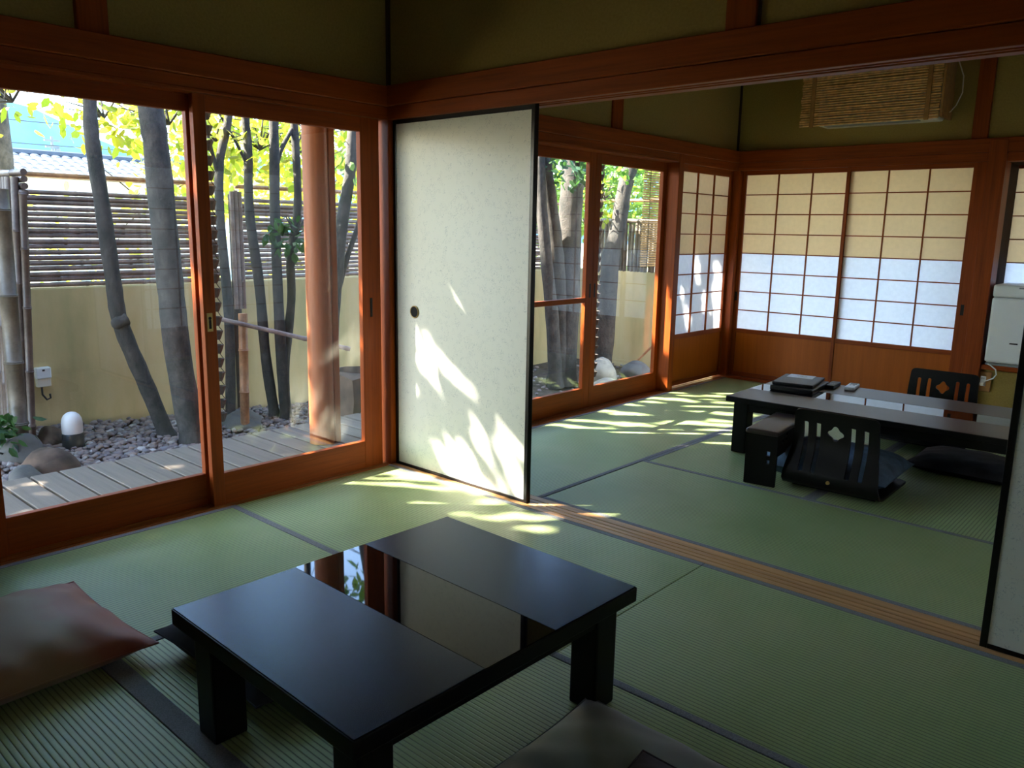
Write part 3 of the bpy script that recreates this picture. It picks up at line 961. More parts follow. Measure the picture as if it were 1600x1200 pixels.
part('cable', MB().tube([(1.575, 3.72, 2.46), (1.60, 3.72, 2.42), (1.635, 3.72, 2.33), (1.64, 3.72, 2.22), (1.61, 3.72, 2.14), (1.575, 3.73, 2.10), (1.53, 3.74, 2.09)], 0.004, 6), 'cream_plastic', t, True)

# ------------------------------------------------------------------ refrigerator and outlet
t = thing('refrigerator', 'small white refrigerator standing on the window ledge', 'refrigerator', (2.22, 3.98, 0.36))
part('cabinet', MB().box(1.975, 2.45, 3.80, 4.165, 0.372, 0.925, 0.012, 2), 'white_plastic', t, True)
fd = part('door', MB().box(1.975, 2.45, 3.748, 3.797, 0.385, 0.835, 0.016, 3), 'white_plastic', t, True)
fu = part('upper_door', MB().box(1.975, 2.45, 3.748, 3.797, 0.840, 0.925, 0.016, 3), 'white_plastic', t, True)
part('base_grille', MB().box(1.982, 2.443, 3.765, 4.10, 0.361, 0.376, 0.002), 'grey_plastic', t)
part('badge', MB().box(2.115, 2.165, 3.7465, 3.749, 0.520, 0.530), 'dark_plastic', fd)
part('door_handle', MB().box(2.13, 2.42, 3.744, 3.75, 0.902, 0.912, 0.002), 'grey_plastic', fu)
part('power_cord', MB().tube([(1.978, 3.86, 0.374), (1.985, 3.78, 0.368), (2.02, 3.745, 0.362), (2.055, 3.742, 0.335), (2.062, 3.748, 0.30), (2.045, 3.755, 0.27), (2.00, 3.76, 0.245), (1.962, 3.765, 0.225), (1.957, 3.762, 0.19)], 0.0042, 6), 'white_plastic', t, True)
t = thing('wall_outlet', 'power outlet on a wooden plate under the window ledge', 'outlet', (1.985, 3.79, 0.22))
part('mounting_plate', MB().box(1.955, 2.028, 3.778, 3.80, 0.165, 0.305, 0.002), 'batten_wood', t)
cp_ = part('cover_plate', MB().box(1.964, 1.998, 3.771, 3.779, 0.205, 0.275, 0.002), 'white_plastic', t)
part('slot', MB().box(1.9725, 1.9755, 3.7695, 3.772, 0.255, 0.266).box(1.9845, 1.9875, 3.7695, 3.772, 0.255, 0.266), 'dark_plastic', cp_)
part('plug', MB().box(1.968, 1.992, 3.752, 3.772, 0.212, 0.232, 0.003), 'cream_plastic', t)

# ==================================================================== OUTSIDE
XW = -3.0          # garden wall face
YE = 5.5           # end wall face


def gz(x, y):
    return max(-0.37, min(-0.19, -0.225 - 0.066 * (y + 0.67)))


# deck boards
t = thing('deck', 'grey brown board deck running along the garden doors', 'deck', (-0.72, -0.6, -0.09), 0, None, 'structure')
y = -2.6
k = 0
board_src = None
while y < 1.35:
    part('deck_board', MB().box(-1.285, -0.185, y, y + 0.1265, -0.092, -0.058 + rnd.uniform(-.001, .001), 0.003), 'deck_wood', t)
    y += 0.1405
part('joist', MB().box(-1.25, -1.17, -2.6, 1.35, -0.17, -0.0925), 'dark_wood', t)
part('joist', MB().box(-0.32, -0.24, -2.6, 1.35, -0.17, -0.0925), 'dark_wood', t)
for yy in (-2.4, -1.0, 0.3, 1.2):
    part('post', MB().box(-1.25, -1.17, yy, yy + 0.08, -0.40, -0.168), 'dark_wood', t)

# eave over the deck
mb = MB()
rp = [(-1.02, 2.55), (1.87, 4.25), (4.76, 2.55)]
vs = [(x, y, z + dz) for y in (-4.6, 4.7) for dz in (0.0, 0.09) for x, z in rp]
mb.add(vs, [(0, 1, 7, 6), (1, 2, 8, 7), (3, 9, 10, 4), (4, 10, 11, 5), (0, 6, 9, 3), (2, 5, 11, 8), (0, 3, 4, 1), (1, 4, 5, 2), (6, 7, 10, 9), (7, 8, 11, 10)])
ev = struct('roof', mb, 'ceiling_wood', 'gabled roof with a low eave sheltering the deck', 'roof')
mb = MB().box(-0.12, 4.1, 3.9, 4.75, 2.05, 2.12)
part('back_eave', mb, 'ceiling_wood', ev)
part('eave_beam', MB().box(-0.87, -0.75, -4.2, 4.6, 2.52, 2.645, 0.004), 'cedar_y', ev)

# round pillar
t = thing('pillar', 'round reddish log pillar standing on the deck with a flat board beside it', 'pillar', (-0.805, 0.13, -0.058))
part('log', MB().tube([(-0.805, 0.125, -0.057), (-0.803, 0.125, 0.9), (-0.805, 0.125, 2.53)], [0.075, 0.073, 0.070], 28), 'log_wood', t, True)
part('side_board', MB().box(-0.80, -0.745, 0.180, 0.222, -0.057, 2.53, 0.004), 'log_wood', t)

# garden walls
struct('wall_garden', MB().box(XW - 0.16, XW, -3.2, YE + 0.16, -0.6, 0.775, 0.008), 'garden_plaster', 'ochre plaster garden wall under the horizontal bamboo fence', 'wall')
struct('wall_end', MB().box(XW + 0.001, -0.3, YE, YE + 0.16, -0.6, 0.775, 0.008), 'garden_plaster', 'ochre plaster wall closing the far end of the garden', 'wall')
# ground and gravel
gy = np.linspace(-3.2, 5.6, 45)
gx = np.linspace(-3.05, -0.1, 16)
vs = [(x, y, gz(x, y) - 0.012 + 0.012 * math.sin(3 * x + 2 * y)) for y in gy for x in gx]
fs = [(j * 16 + i, j * 16 + i + 1, (j + 1) * 16 + i + 1, (j + 1) * 16 + i) for j in range(44) for i in range(15)]
gr = struct('ground', MB().add(vs, fs), 'soil', 'garden ground strewn with brownish pebbles and fallen leaves', 'ground', True)
struct('terrain', MB().box(-60, XW - 0.15, -60, 80, -0.5, -0.32), 'field', 'bright open land beyond the garden fence', 'ground')


def pebble_template(seed, sub=1):
    bm = bmesh.new()
    bmesh.ops.create_icosphere(bm, subdivisions=sub, radius=1.0)
    r = random.Random(seed)
    for v in bm.verts:
        v.co *= r.uniform(0.82, 1.15)
    V = np.array([v.co[:] for v in bm.verts]); F = [[v.index for v in f.verts] for f in bm.faces]
    bm.free()
    return V, F


def rotm(r):
    a = r.uniform(0, 6.283); b = r.uniform(-0.5, 0.5)
    return (Matrix.Rotation(a, 4, 'Z') @ Matrix.Rotation(b, 4, 'X'))


temps = [pebble_template(s, 2) for s in range(4)]
peb = []
pr = random.Random(5)
for k in range(5200):
    x = pr.uniform(-2.97, -1.30); yv = pr.uniform(-1.5, 1.9)
    s = pr.uniform(0.015, 0.030)
    peb.append((x, yv, gz(x, yv) + pr.uniform(-0.004, 0.022), s))
for k in range(500):
    x = pr.uniform(-2.97, -0.6); yv = pr.uniform(1.9, 5.45)
    peb.append((x, yv, gz(x, yv) + pr.uniform(-0.008, 0.01), pr.uniform(0.015, 0.028)))
C0 = Vector((3.19, -2.64, 1.24))
vis = sorted(peb, key=lambda q: -(q[2] * 8 + q[3] * 60 - (Vector(q[:3]) - C0).length * 0.6 - (4 if not -1.15 < q[1] < 0.75 else 0)))
pm = []
for V, F in temps:
    me = bpy.data.meshes.new('pebble'); me.from_pydata([tuple(v) for v in V], [], F); me.materials.append(M['pebble'])
    me.polygons.foreach_set('use_smooth', [True] * len(me.polygons))
    pm.append(me)
for k, q in enumerate(vis[:300]):
    o = bpy.data.objects.new('pebble', pm[k % 4])
    o.parent = gr
    o.matrix_local = Matrix.Translation(q[:3]) @ rotm(pr) @ Matrix.Diagonal((q[3], q[3] * pr.uniform(.7, 1), q[3] * pr.uniform(.5, .75), 1))
    COL.objects.link(o)
AV, AF = [], []
off = 0
for k, q in enumerate(vis[300:]):
    V, F = temps[k % 4]
    R = np.array((rotm(pr) @ Matrix.Diagonal((q[3], q[3] * pr.uniform(.7, 1), q[3] * pr.uniform(.5, .75), 1))).to_3x3())
    AV.append(V @ R.T + np.array(q[:3])); AF += [[i + off for i in f] for f in F]
    off += len(V)
me = bpy.data.meshes.new('gravel'); me.from_pydata(np.concatenate(AV).tolist(), [], AF)
me.polygons.foreach_set('use_smooth', [True] * len(me.polygons))
o = link('gravel', me, 'pebble', gr); o['kind'] = 'stuff'

# rocks


def rock(c, r, mat, label, seed, cat='rock', name='garden_rock'):
    bm = bmesh.new()
    bmesh.ops.create_icosphere(bm, subdivisions=3, radius=1.0)
    rr = random.Random(seed)
    pl = []
    for _ in range(9):
        n = Vector((rr.uniform(-1, 1), rr.uniform(-1, 1), rr.uniform(-0.3, 1))).normalized()
        pl.append((n, rr.uniform(0.62, 0.92)))
    for v in bm.verts:
        for n, dd in pl:
            e = v.co.dot(n) - dd
            if e > 0:
                v.co -= n * e * 0.9
        v.co = Vector((v.co.x * r[0], v.co.y * r[1], v.co.z * r[2]))
    o = part(name, MB().frombm(bm), mat, None, True)
    o.location = c
    return tag(o, label, cat)


rock((-1.82, -1.08, -0.21), (0.20, 0.17, 0.17), 'rock_brown', 'large brown garden rock by the deck near the dome lamp', 1)
rock((-1.62, -1.25, -0.20), (0.16, 0.13, 0.11), 'rock_grey', 'low grey garden rock at the deck edge by the bamboo screen', 2)
rock((-2.15, -1.12, -0.16), (0.17, 0.15, 0.13), 'rock_grey', 'dark garden rock at the foot of the bamboo screen', 3)
rock((-2.45, -0.86, -0.17), (0.12, 0.10, 0.09), 'rock_brown', 'small brown garden rock behind the dome lamp', 4)
rock((-2.30, 0.44, -0.26), (0.17, 0.16, 0.11), 'rock_grey', 'flat grey garden rock at the foot of the bamboo spout post', 5)
rock((-1.55, 4.10, -0.20), (0.18, 0.20, 0.17), 'rock_pale', 'large pale garden rock outside the far glass door', 6)
rock((-1.36, 4.42, -0.20), (0.17, 0.19, 0.11), 'rock_grey', 'flat grey garden rock beside the large pale rock', 7)
rock((-1.12, 3.55, -0.22), (0.16, 0.15, 0.09), 'rock_pale', 'low pale garden rock close to the far glass door', 8)

# stone basin
t = thing('stone_basin', 'squat stone water basin under the bamboo spout', 'basin', (-1.56, 0.98, -0.35))
bm = bmesh.new()
bmesh.ops.create_cube(bm, size=1.0)
bmesh.ops.subdivide_edges(bm, edges=bm.edges[:], cuts=5, use_grid_fill=True)
rr = random.Random(21)
for v in bm.verts:
    p = v.co.copy()
    q = p.normalized() * 0.62
    p = p.lerp(q, 0.28)
    p += Vector((rr.uniform(-.015, .015), rr.uniform(-.015, .015), rr.uniform(-.012, .012)))
    if p.z > 0.42 and p.xy.length < 0.30:
        p.z -= 0.22
    v.co = Vector((-1.56 + p.x * 0.44, 0.98 + p.y * 0.44, -0.09 + p.z * 0.56))
part('stone', MB().frombm(bm), 'rock_brown', t, True)
part('water', MB().disc((-1.56, 0.98, 0.135), 0.115, 2, 0.006), 'lacquer_gloss', t, label='dark still water')

# bamboo water spout
t = thing('water_spout', 'bamboo water spout on a thick tan bamboo post', 'spout', (-2.2, 0.42, -0.3))
part('post', MB().bamboo((-2.2, 0.40, -0.32), (-2.2, 0.425, 0.595), 0.034, 0.34, 14, 0.33), 'bamboo_tan', t, True)
part('spout_pipe', MB().bamboo((-2.27, 0.19, 0.585), (-1.66, 0.985, 0.335), 0.017, 0.28, 10, 0.2), 'bamboo_old', t, True)

# dome lamp
t = thing('garden_lamp', 'low garden lamp with a white dome on a black base', 'lamp', (-2.28, -0.775, -0.2))
part('base', MB().lathe([(0.066, 0), (0.066, 0.085), (0.060, 0.095)], (-2.28, -0.775, -0.205), 28), 'dark_plastic', t, True)
part('dome', MB().lathe([(0.062, 0.095), (0.063, 0.16), (0.058, 0.19), (0.046, 0.213), (0.028, 0.228), (0.006, 0.234)], (-2.28, -0.775, -0.205), 28), 'frost_glass', t, True)

# junction box
t = thing('junction_box', 'white outdoor outlet box on the plaster wall near the bamboo screen', 'box', (-2.97, -0.70, 0.17))
part('box', MB().box(-2.999, -2.955, -0.745, -0.655, 0.085, 0.15, 0.004), 'cream_plastic', t)
part('lid', MB().box(-2.999, -2.945, -0.748, -0.652, 0.145, 0.225, 0.006), 'white_plastic', t)
part('latch', MB().box(-2.946, -2.942, -0.71, -0.695, 0.20, 0.212), 'dark_plastic', t)
part('cable', MB().tube([(-2.97, -0.715, 0.09), (-2.97, -0.715, 0.03), (-2.965, -0.69, -0.01), (-2.965, -0.665, 0.0), (-2.965, -0.668, 0.03)], 0.007, 6), 'dark_plastic', t, True)

# bamboo fences


def hfence(label, y0, y1, n, z0, z1, x=XW - 0.05):
    t = thing('bamboo_fence', label, 'fence', (x, (y0 + y1) / 2, z0))
    dz = (z1 - z0) / n
    for k in range(n):
        z = z0 + dz * (k + 0.5) + rnd.uniform(-0.003, 0.003)
        r = dz * rnd.uniform(0.43, 0.49)
        part('bamboo_pole', MB().bamboo((x + rnd.uniform(-.008, .008), y0 + rnd.uniform(-.02, .02), z + rnd.uniform(-.004, .004)), (x + rnd.uniform(-.008, .008), y1 + rnd.uniform(-.02, .02), z + rnd.uniform(-.004, .004)), r, 0.36, 8, rnd.uniform(0.05, 0.3)), 'bamboo_old', t, True)
    yy = y0 + 0.04
    while yy < y1:
        part('back_post', MB().bamboo((x - 0.045, yy, z0 - 0.02), (x - 0.045, yy, z1 + 0.01), 0.018, 0.3), 'bamboo_grey', t, True)
        yy += 1.1
    part('top_rail', MB().bamboo((x + 0.01, y0 - 0.02, 1.548), (x + 0.01, y1 + 0.02, 1.556), 0.0185, 0.42, 8), 'bamboo_tan', t, True)
    return t


hfence('horizontal bamboo fence between the bamboo screen and the triple post', -3.0, 0.74, 18, 0.778, 1.455)
hfence('horizontal bamboo fence on the wall beyond the triple post', 0.90, 3.1, 18, 0.778, 1.455)
hfence('horizontal bamboo fence at the far end of the garden wall', 3.2, 5.40, 18, 0.778, 1.455)


def vpost(c, label, low, grp=None):
    t = thing('fence_post', label, 'post', (c[0], c[1], 0.6))
    part('wood_post', MB().box(c[0] - 0.06, c[0] - 0.02, c[1] - 0.03, c[1] + 0.03, -0.4, 1.48, 0.003), 'dark_wood', t)
    for k in (-1, 0, 1):
        part('bamboo_pole', MB().bamboo((c[0] + 0.012, c[1] + k * 0.036, low), (c[0] + 0.012, c[1] + k * 0.036, 1.50 + (0.01 if k == 0 else 0)), 0.0185, 0.30, 8, rnd.uniform(.1, .3)), 'bamboo_old', t, True)
    return t


vpost((-2.93, 0.815), 'triple bamboo post in the middle of the garden fence', 0.55)
vpost((-2.96, 3.15), 'triple bamboo post on the fence outside the far room', 0.6)
vpost((-2.96, 5.44), 'bamboo corner post where the two garden fences meet', 0.6)

t = thing('bamboo_fence', 'upright bamboo fence on the end wall of the garden', 'fence', (-1.6, YE, 0.78))
x = -2.86
while x < -0.4:
    part('bamboo_pole', MB().bamboo((x, YE + 0.02 + rnd.uniform(-.008, .008), 0.77), (x + rnd.uniform(-.008, .008), YE + 0.02, 1.33 + rnd.uniform(0, .03)), rnd.uniform(0.019, 0.026), 0.33, 8, rnd.uniform(.05, .3)), 'bamboo_grey', t, True)
    x += 0.049
part('cap_rail', MB().bamboo((-2.9, YE + 0.02, 1.365), (-0.35, YE + 0.02, 1.365), 0.032, 0.5, 10), 'bamboo_grey', t, True)
part('top_rail', MB().bamboo((-2.95, YE + 0.02, 1.60), (-0.35, YE + 0.02, 1.61), 0.019, 0.42, 8), 'bamboo_tan', t, True)

# screen fence standing at right angles to the wall
t = thing('bamboo_screen', 'upright bamboo screen fence by the dark rocks with wrapped top', 'fence', (-2.6, -0.93, -0.25))
for i, (x, yb) in enumerate(((-2.40, -0.895), (-2.43, -0.925), (-2.47, -0.945), (-2.52, -0.945), (-2.58, -0.945), (-2.64, -0.945), (-2.70, -0.945), (-2.76, -0.945), (-2.82, -0.945), (-2.88, -0.945), (-2.94, -0.945))):
    part('bamboo_pole', MB().bamboo((x, yb - 0.09, -0.3), (x, yb, 1.50 if i else 1.42), 0.024, 0.36, 10, rnd.uniform(.1, .3)), 'bamboo_dark', t, True)
for k in range(4):
    part('top_pole', MB().bamboo((-2.385, -0.885, 1.405 + k * 0.042), (-2.98, -0.885, 1.405 + k * 0.042), 0.021, 0.4, 8, .2), 'bamboo_dark', t, True)
part('thick_stem', MB().bamboo((-2.30, -1.075, -0.3), (-2.30, -1.05, 1.42), 0.05, 0.45, 12, .3), 'bamboo_grey', t, True)

# leaning bamboo
o = part('bamboo_stick', MB().bamboo((-1.54, 4.62, -0.21), (-1.16, 4.60, 0.16), 0.013, 0.22, 8), 'bamboo_tan', None, True)
tag(o, 'bamboo stick leaning near the end wall outside the far glass door', 'stick')

# rain chains


def rain_chain(x, y, ztop, zbot, label):
    t = thing('rain_chain', label, 'rain chain', (x, y, zbot))
    pit = 0.078
    n = int((ztop - zbot) / pit)
    src = None
    for k in range(n):
        z = zbot + k * pit
        if src is None:
            mb = MB()
            prof = [(0.012, 0.0), (0.020, 0.018), (0.030, 0.050), (0.029, 0.050), (0.018, 0.018), (0.009, 0.003)]
            nn = 6
            vs, fs = [], []
            for r, zz in prof:
                for i in range(nn):
                    a = 2 * math.pi * i / nn
                    vs.append((r * math.cos(a), r * math.sin(a), zz))
            for j in range(len(prof) - 1):
                for i in range(nn):
                    i2 = (i + 1) % nn
                    fs.append((j * nn + i, j * nn + i2, (j + 1) * nn + i2, (j + 1) * nn + i))
            mb.add(vs, fs)
            for s in (-1, 1):
                mb.tube([(0, s * 0.028, 0.048), (0, s * 0.012, 0.07), (0, s * 0.006, 0.082)], 0.0024, 5)
            src = part('cup', mb, 'copper_dark', t, False, local=True)
        else:
            c = src.copy(); c.parent = t; COL.objects.link(c); c.location = (0, 0, k * pit)
    part('hook', MB().tube([(0, 0, n * pit), (0, 0, n * pit + 0.07)], 0.003, 5), 'copper_dark', t, local=True)


rain_chain(-0.955, -0.44, 2.50, 0.14, 'rain chain of dark metal cups hanging before the near glass doors')
rain_chain(-0.955, 3.14, 2.50, -0.05, 'rain chain of dark metal cups hanging outside the far glass door')

# reed blind
t = thing('reed_blind', 'reed blind hanging outside the far glass door', 'blind', (-0.70, 3.75, 0.94))
for k in range(44):
    z = 0.945 + k * 0.0205
    part('reed', MB().tube([(-0.70, 3.41 + rnd.uniform(-.006, .006), z), (-0.70, 4.10, z)], 0.0075, 5), 'sudare_reed', t, True)
for yy in (3.50, 3.72, 3.98):
    part('binding', MB().tube([(-0.689, yy, 0.94), (-0.689, yy, 1.86), (-0.69, yy, 2.74)], 0.003, 5), 'string', t)

# ------------------------------------------------------------------ trees


def leaves_mesh(name, pts, size, mat, parent, seed, nparts=0, droop=0.3):
    """pts (N,3) world -> one mesh of leaves; the first nparts become single leaf objects."""
    r = np.random.RandomState(seed)
    pts = np.asarray(pts, float)
    N = len(pts)
    org = np.array(WL[parent.name])
    tpl = np.array([(0, 0, 0), (0.24, 0.22, 0.03), (0.27, 0.62, 0.02), (0, 1.0, -0.06), (-0.27, 0.62, 0.02), (-0.24, 0.22, 0.03), (0, 0.5, -0.02)])
    tf = [(0, 1, 6), (1, 2, 6), (2, 3, 6), (3, 4, 6), (4, 5, 6), (5, 0, 6)]
    az = r.uniform(0, 2 * np.pi, N); el = r.uniform(-1.1, 0.5, N) - droop; ro = r.uniform(-1.2, 1.2, N)
    sc = size * r.uniform(0.7, 1.25, N)
    ca, sa, ce, se, cr, sr = np.cos(az), np.sin(az), np.cos(el), np.sin(el), np.cos(ro), np.sin(ro)
    Y = np.stack([ca * ce, sa * ce, se], 1)
    X0 = np.stack([-sa, ca, np.zeros(N)], 1)
    Z0 = np.cross(X0, Y)
    X = X0 * cr[:, None] + Z0 * sr[:, None]
    Z = np.cross(X, Y)
    T = pts + Y * sc[:, None]
    Md = pts + Y * sc[:, None] * 0.5
    Q = pts + Y * sc[:, None] * 0.25
    W = pts + Y * sc[:, None] * 0.75
    ok = ~(in_gap(pts, 0.006) | in_gap(T, 0.006) | in_gap(Md, 0.13 * size) | in_gap(Q, 0.10 * size) | in_gap(W, 0.10 * size))
    pts, X, Y, Z, sc = pts[ok], X[ok], Y[ok], Z[ok], sc[ok]
    N = len(pts)
    k = min(nparts, N)
    if k:
        me1 = bpy.data.meshes.new('leaf')
        me1.from_pydata([tuple(v) for v in tpl], [], tf)
        me1.materials.append(M[mat])
        for i in range(k):
            o = bpy.data.objects.new('leaf', me1)
            o.parent = parent
            s = sc[i]
            p = pts[i] - org
            o.matrix_local = Matrix(((X[i, 0] * s, Y[i, 0] * s, Z[i, 0] * s, p[0]), (X[i, 1] * s, Y[i, 1] * s, Z[i, 1] * s, p[1]), (X[i, 2] * s, Y[i, 2] * s, Z[i, 2] * s, p[2]), (0, 0, 0, 1)))
            COL.objects.link(o)
    if N > k:
        P = pts[k:] - org
        V = (P[:, None, :] + sc[k:, None, None] * (tpl[None, :, 0:1] * X[k:, None, :] + tpl[None, :, 1:2] * Y[k:, None, :] + tpl[None, :, 2:3] * Z[k:, None, :])).reshape(-1, 3)
        n = N - k
        F = (np.array(tf)[None] + (np.arange(n) * 7)[:, None, None]).reshape(-1, 3)
        me = bpy.data.meshes.new(name)
        me.vertices.add(len(V)); me.vertices.foreach_set('co', V.ravel())
        me.loops.add(F.size); me.loops.foreach_set('vertex_index', F.ravel().astype(np.int32))
        me.polygons.add(len(F)); me.polygons.foreach_set('loop_start', np.arange(0, F.size, 3, dtype=np.int32))
        me.update(calc_edges=True)
        o = link(name, me, mat, parent)
        o['kind'] = 'stuff'
        WL[o.name] = Vector(org)


# gaps shaped in the crowns to place the sun patches, in sun coordinates (u, v), each from (u1, v1) to (u2, v2) with a radius
GAPS = [(-0.1433, 0.8733, -0.2497, 0.8197, 0.0216),
        (-0.1187, 0.7845, -0.1723, 0.7485, 0.0169),
        (-0.1916, 0.9485, -0.2154, 0.9265, 0.0146),
        (-0.2632, 0.9909, -0.3548, 1.0181, 0.0086),
        (-0.3826, 1.0417, -0.5084, 1.1113, 0.0069),
        (-0.091, 0.5896, -0.164, 0.5984, 0.0086),
        (-0.3017, 0.6336, -0.3713, 0.6424, 0.0094),
        (-0.2373, 0.4562, -0.3437, 0.5178, 0.0108),
        (-0.2045, 0.3497, -0.2415, 0.3743, 0.0063),
        (-0.4193, 0.7206, -0.4977, 0.7434, 0.0131),
        (-0.4604, 0.6787, -0.5696, 0.7763, 0.0094),
        (-0.3562, 0.5874, -0.4478, 0.6376, 0.0145),
        (-0.4868, 0.9778, -0.5572, 0.9902, 0.0048),
        (-0.4728, 0.8759, -0.6022, 0.9481, 0.0048),
        (-0.6231, 1.157, -0.7709, 1.215, 0.0048),
        (-0.6266, 1.066, -0.7094, 1.066, 0.0048),
        (-0.6875, 0.9899, -0.7685, 1.0321, 0.0056),
        (-0.6508, 0.8994, -0.6922, 0.9346, 0.0048),
        (-0.129, 0.05, -0.343, 0.361, 0.027),
        (-0.346, 0.081, -0.353, 0.259, 0.0135),
        (-0.437, 0.092, -0.447, 0.229, 0.018),
        (-0.466, 0.274, -0.462, 0.32, 0.0135),
        (-0.479, 0.371, -0.494, 0.453, 0.0162),
        (-0.514, 0.481, -0.531, 0.532, 0.0108),
        (-0.67, 0.396, -0.668, 0.415, 0.009),
        (-0.812, 0.609, -0.875, 0.775, 0.0108),
        (-0.855, 0.794, -0.935, 0.959, 0.0108),
        (-0.755, 0.827, -0.788, 0.907, 0.0108),
        (-0.979, 0.866, -1.009, 0.942, 0.009),
        (-1.057, 1.006, -1.071, 1.057, 0.009),
        (-1.047, 1.138, -1.057, 1.23, 0.0225),
        (-1.194, 1.21, -1.25, 1.33, 0.0126),
        (-0.983, 1.045, -1.048, 1.124, 0.0108),
        (-0.34, 0.393, -0.617, 0.765, 0.0108),
        (-0.76, 0.999, -0.865, 1.131, 0.0135),
        (-0.94, 1.318, -0.98, 1.407, 0.0108),
        (1.225, 0.128, 1.105, 0.408, 0.0262),
        (1.105, 0.408, 0.989, 0.672, 0.0297),
        (1.262, 0.001, 1.249, 0.109, 0.0205),
        (1.688, 0.039, 1.485, 0.257, 0.0251),
        (1.539, 0.232, 1.544, 0.275, 0.0262),
        (1.354, 0.305, 1.298, 0.505, 0.0343),
        (1.311, 0.397, 1.276, 0.544, 0.0251),
        (1.866, 0.007, 1.819, 0.115, 0.0228),
        (1.733, 0.156, 1.589, 0.405, 0.0228),
        (1.798, 0.187, 1.597, 0.462, 0.0205),
        (2.156, -0.01, 2.108, 0.126, 0.0228),
        (2.475, 0.028, 2.434, 0.24, 0.0412),
        (2.306, 0.086, 2.252, 0.192, 0.0251),
        (2.368, 0.276, 2.317, 0.405, 0.0228),
        (2.815, 0.019, 2.751, 0.116, 0.0205),
        (2.643, 0.161, 2.62, 0.257, 0.0182),
        (2.664, 0.299, 2.609, 0.433, 0.0228),
        (2.466, 0.362, 2.45, 0.444, 0.0182),
        (1.97, 0.307, 1.959, 0.455, 0.0251),
        (2.115, 0.414, 2.105, 0.58, 0.0228),
        (1.937, 0.527, 1.812, 0.75, 0.0274),
        (2.074, 0.592, 2.042, 0.83, 0.0274),
        (1.783, 0.761, 1.747, 0.938, 0.0182),
        (2.302, 0.544, 2.279, 0.627, 0.0205),
        (1.634, 0.522, 1.615, 0.606, 0.0205),
        (1.618, 0.627, 1.575, 0.736, 0.0251),
        (1.472, 0.591, 1.458, 0.701, 0.0205),
        (1.403, 0.701, 1.352, 0.943, 0.0377),
        (1.545, 0.725, 1.487, 0.928, 0.0251),
        (1.186, 0.87, 1.149, 0.978, 0.0297),
        (1.386, 0.562, 1.342, 0.646, 0.0205),
        (1.161, 0.659, 1.122, 0.754, 0.0205),
        (1.098, 0.765, 1.04, 0.901, 0.0251),
        (0.918, 0.882, 0.877, 0.94, 0.0159),
        (1.11, 1.071, 1.023, 1.167, 0.0435),
        (0.916, 1.069, 0.908, 1.21, 0.0251),
        (0.761, 1.123, 0.754, 1.267, 0.0274),
        (1.505, -0.029, 1.422, 0.198, 0.0159),
        (2.866, 0.721, 2.85, 0.707, 0.032),
        (2.86, 0.623, 2.841, 0.563, 0.06),
        (2.866, 0.459, 2.848, 0.419, 0.06),
        (2.868, 0.363, 2.842, 0.319, 0.06),
        (0.835, -0.815, 0.835, -0.635, 0.05),
        (0.835, -0.515, 0.835, -0.435, 0.02),
        (0.835, -0.315, 0.835, -0.035, 0.02),
        (0.835, 0.115, 0.835, 0.265, 0.015),
        (3.763, 0.393, 3.683, 0.673, 0.06),
        (3.743, 0.743, 3.663, 0.873, 0.05),
        (3.513, 0.523, 3.463, 0.673, 0.03),
        (3.263, 0.423, 3.213, 0.543, 0.03),
        (3.363, 0.823, 3.313, 0.923, 0.03),
        (3.113, 0.673, 3.113, 0.723, 0.02),
        (-0.367, -1.341, -0.302, -1.299, 0.004),
        (-0.417, -1.337, -0.461, -1.283, 0.004),
        (-0.273, -1.321, -0.249, -1.29, 0.004),
        (-0.535, -1.153, -0.523, -1.115, 0.004),
        (-0.003, -1.294, 0.016, -1.281, 0.004),
        (-0.111, -1.14, -0.053, -1.107, 0.004),
        (0.204, -1.303, 0.243, -1.284, 0.004),
        (0.101, -1.124, 0.095, -1.07, 0.004),
        (0.179, -1.127, 0.225, -1.102, 0.004),
        (-0.648, -0.86, -0.586, -0.826, 0.004),
        (-0.931, -0.835, -0.878, -0.826, 0.004)]
GA = np.array(GAPS)


def in_gap(P, pad=0.0):
    u = P[:, 1] - 0.9 * P[:, 0]
    v = P[:, 2] + 1.1 * P[:, 0]
    hit = np.zeros(len(P), bool)
    for (u1, v1, u2, v2, r) in GA:
        du, dv = u2 - u1, v2 - v1
        k = np.clip(((u - u1) * du + (v - v1) * dv) / max(1e-9, du * du + dv * dv), 0, 1)
        hit |= (u - u1 - k * du) ** 2 + (v - v1 - k * dv) ** 2 < (r + pad) ** 2
    return hit


def stem(pts, r0, r1, n=12, mb=None, jit=0.0):
    mb = mb or MB()
    P = [Vector(p) for p in pts]
    out, rad = [], []
    m = len(P) - 1
    for i in range(m):
        p0, p1, p2, p3 = P[max(i - 1, 0)], P[i], P[i + 1], P[min(i + 2, m)]
        for s in range(5):
            k = s / 5
            q = 0.5 * ((2 * p1) + (p2 - p0) * k + (2 * p0 - 5 * p1 + 4 * p2 - p3) * k * k + (3 * p1 - p0 - 3 * p2 + p3) * k ** 3)
            tt = (i + k) / m
            out.append(q); rad.append((r0 + (r1 - r0) * tt) * (1 + rnd.uniform(-.05, .05)))
    out.append(P[-1]); rad.append(r1)
    rad[0] *= 1.18
    return mb.tube(out, rad, n)


def twigs(base, n, spread, mb, seed):
    r = random.Random(seed)
    b = Vector(base)
    for _ in range(n):
        d = Vector((r.uniform(-1, 1), r.uniform(-1, 1), r.uniform(-0.1, 0.9))).normalized() * spread * r.uniform(0.5, 1)
        m = b + d * 0.5 + Vector((0, 0, r.uniform(0, 0.1)))
        mb.tube([b, m, b + d], [0.009, 0.006, 0.003], 5)


# garden trees inside the fence: label, trunk polylines (points, base radius, top radius), leaf cluster spec
CROWNS = []


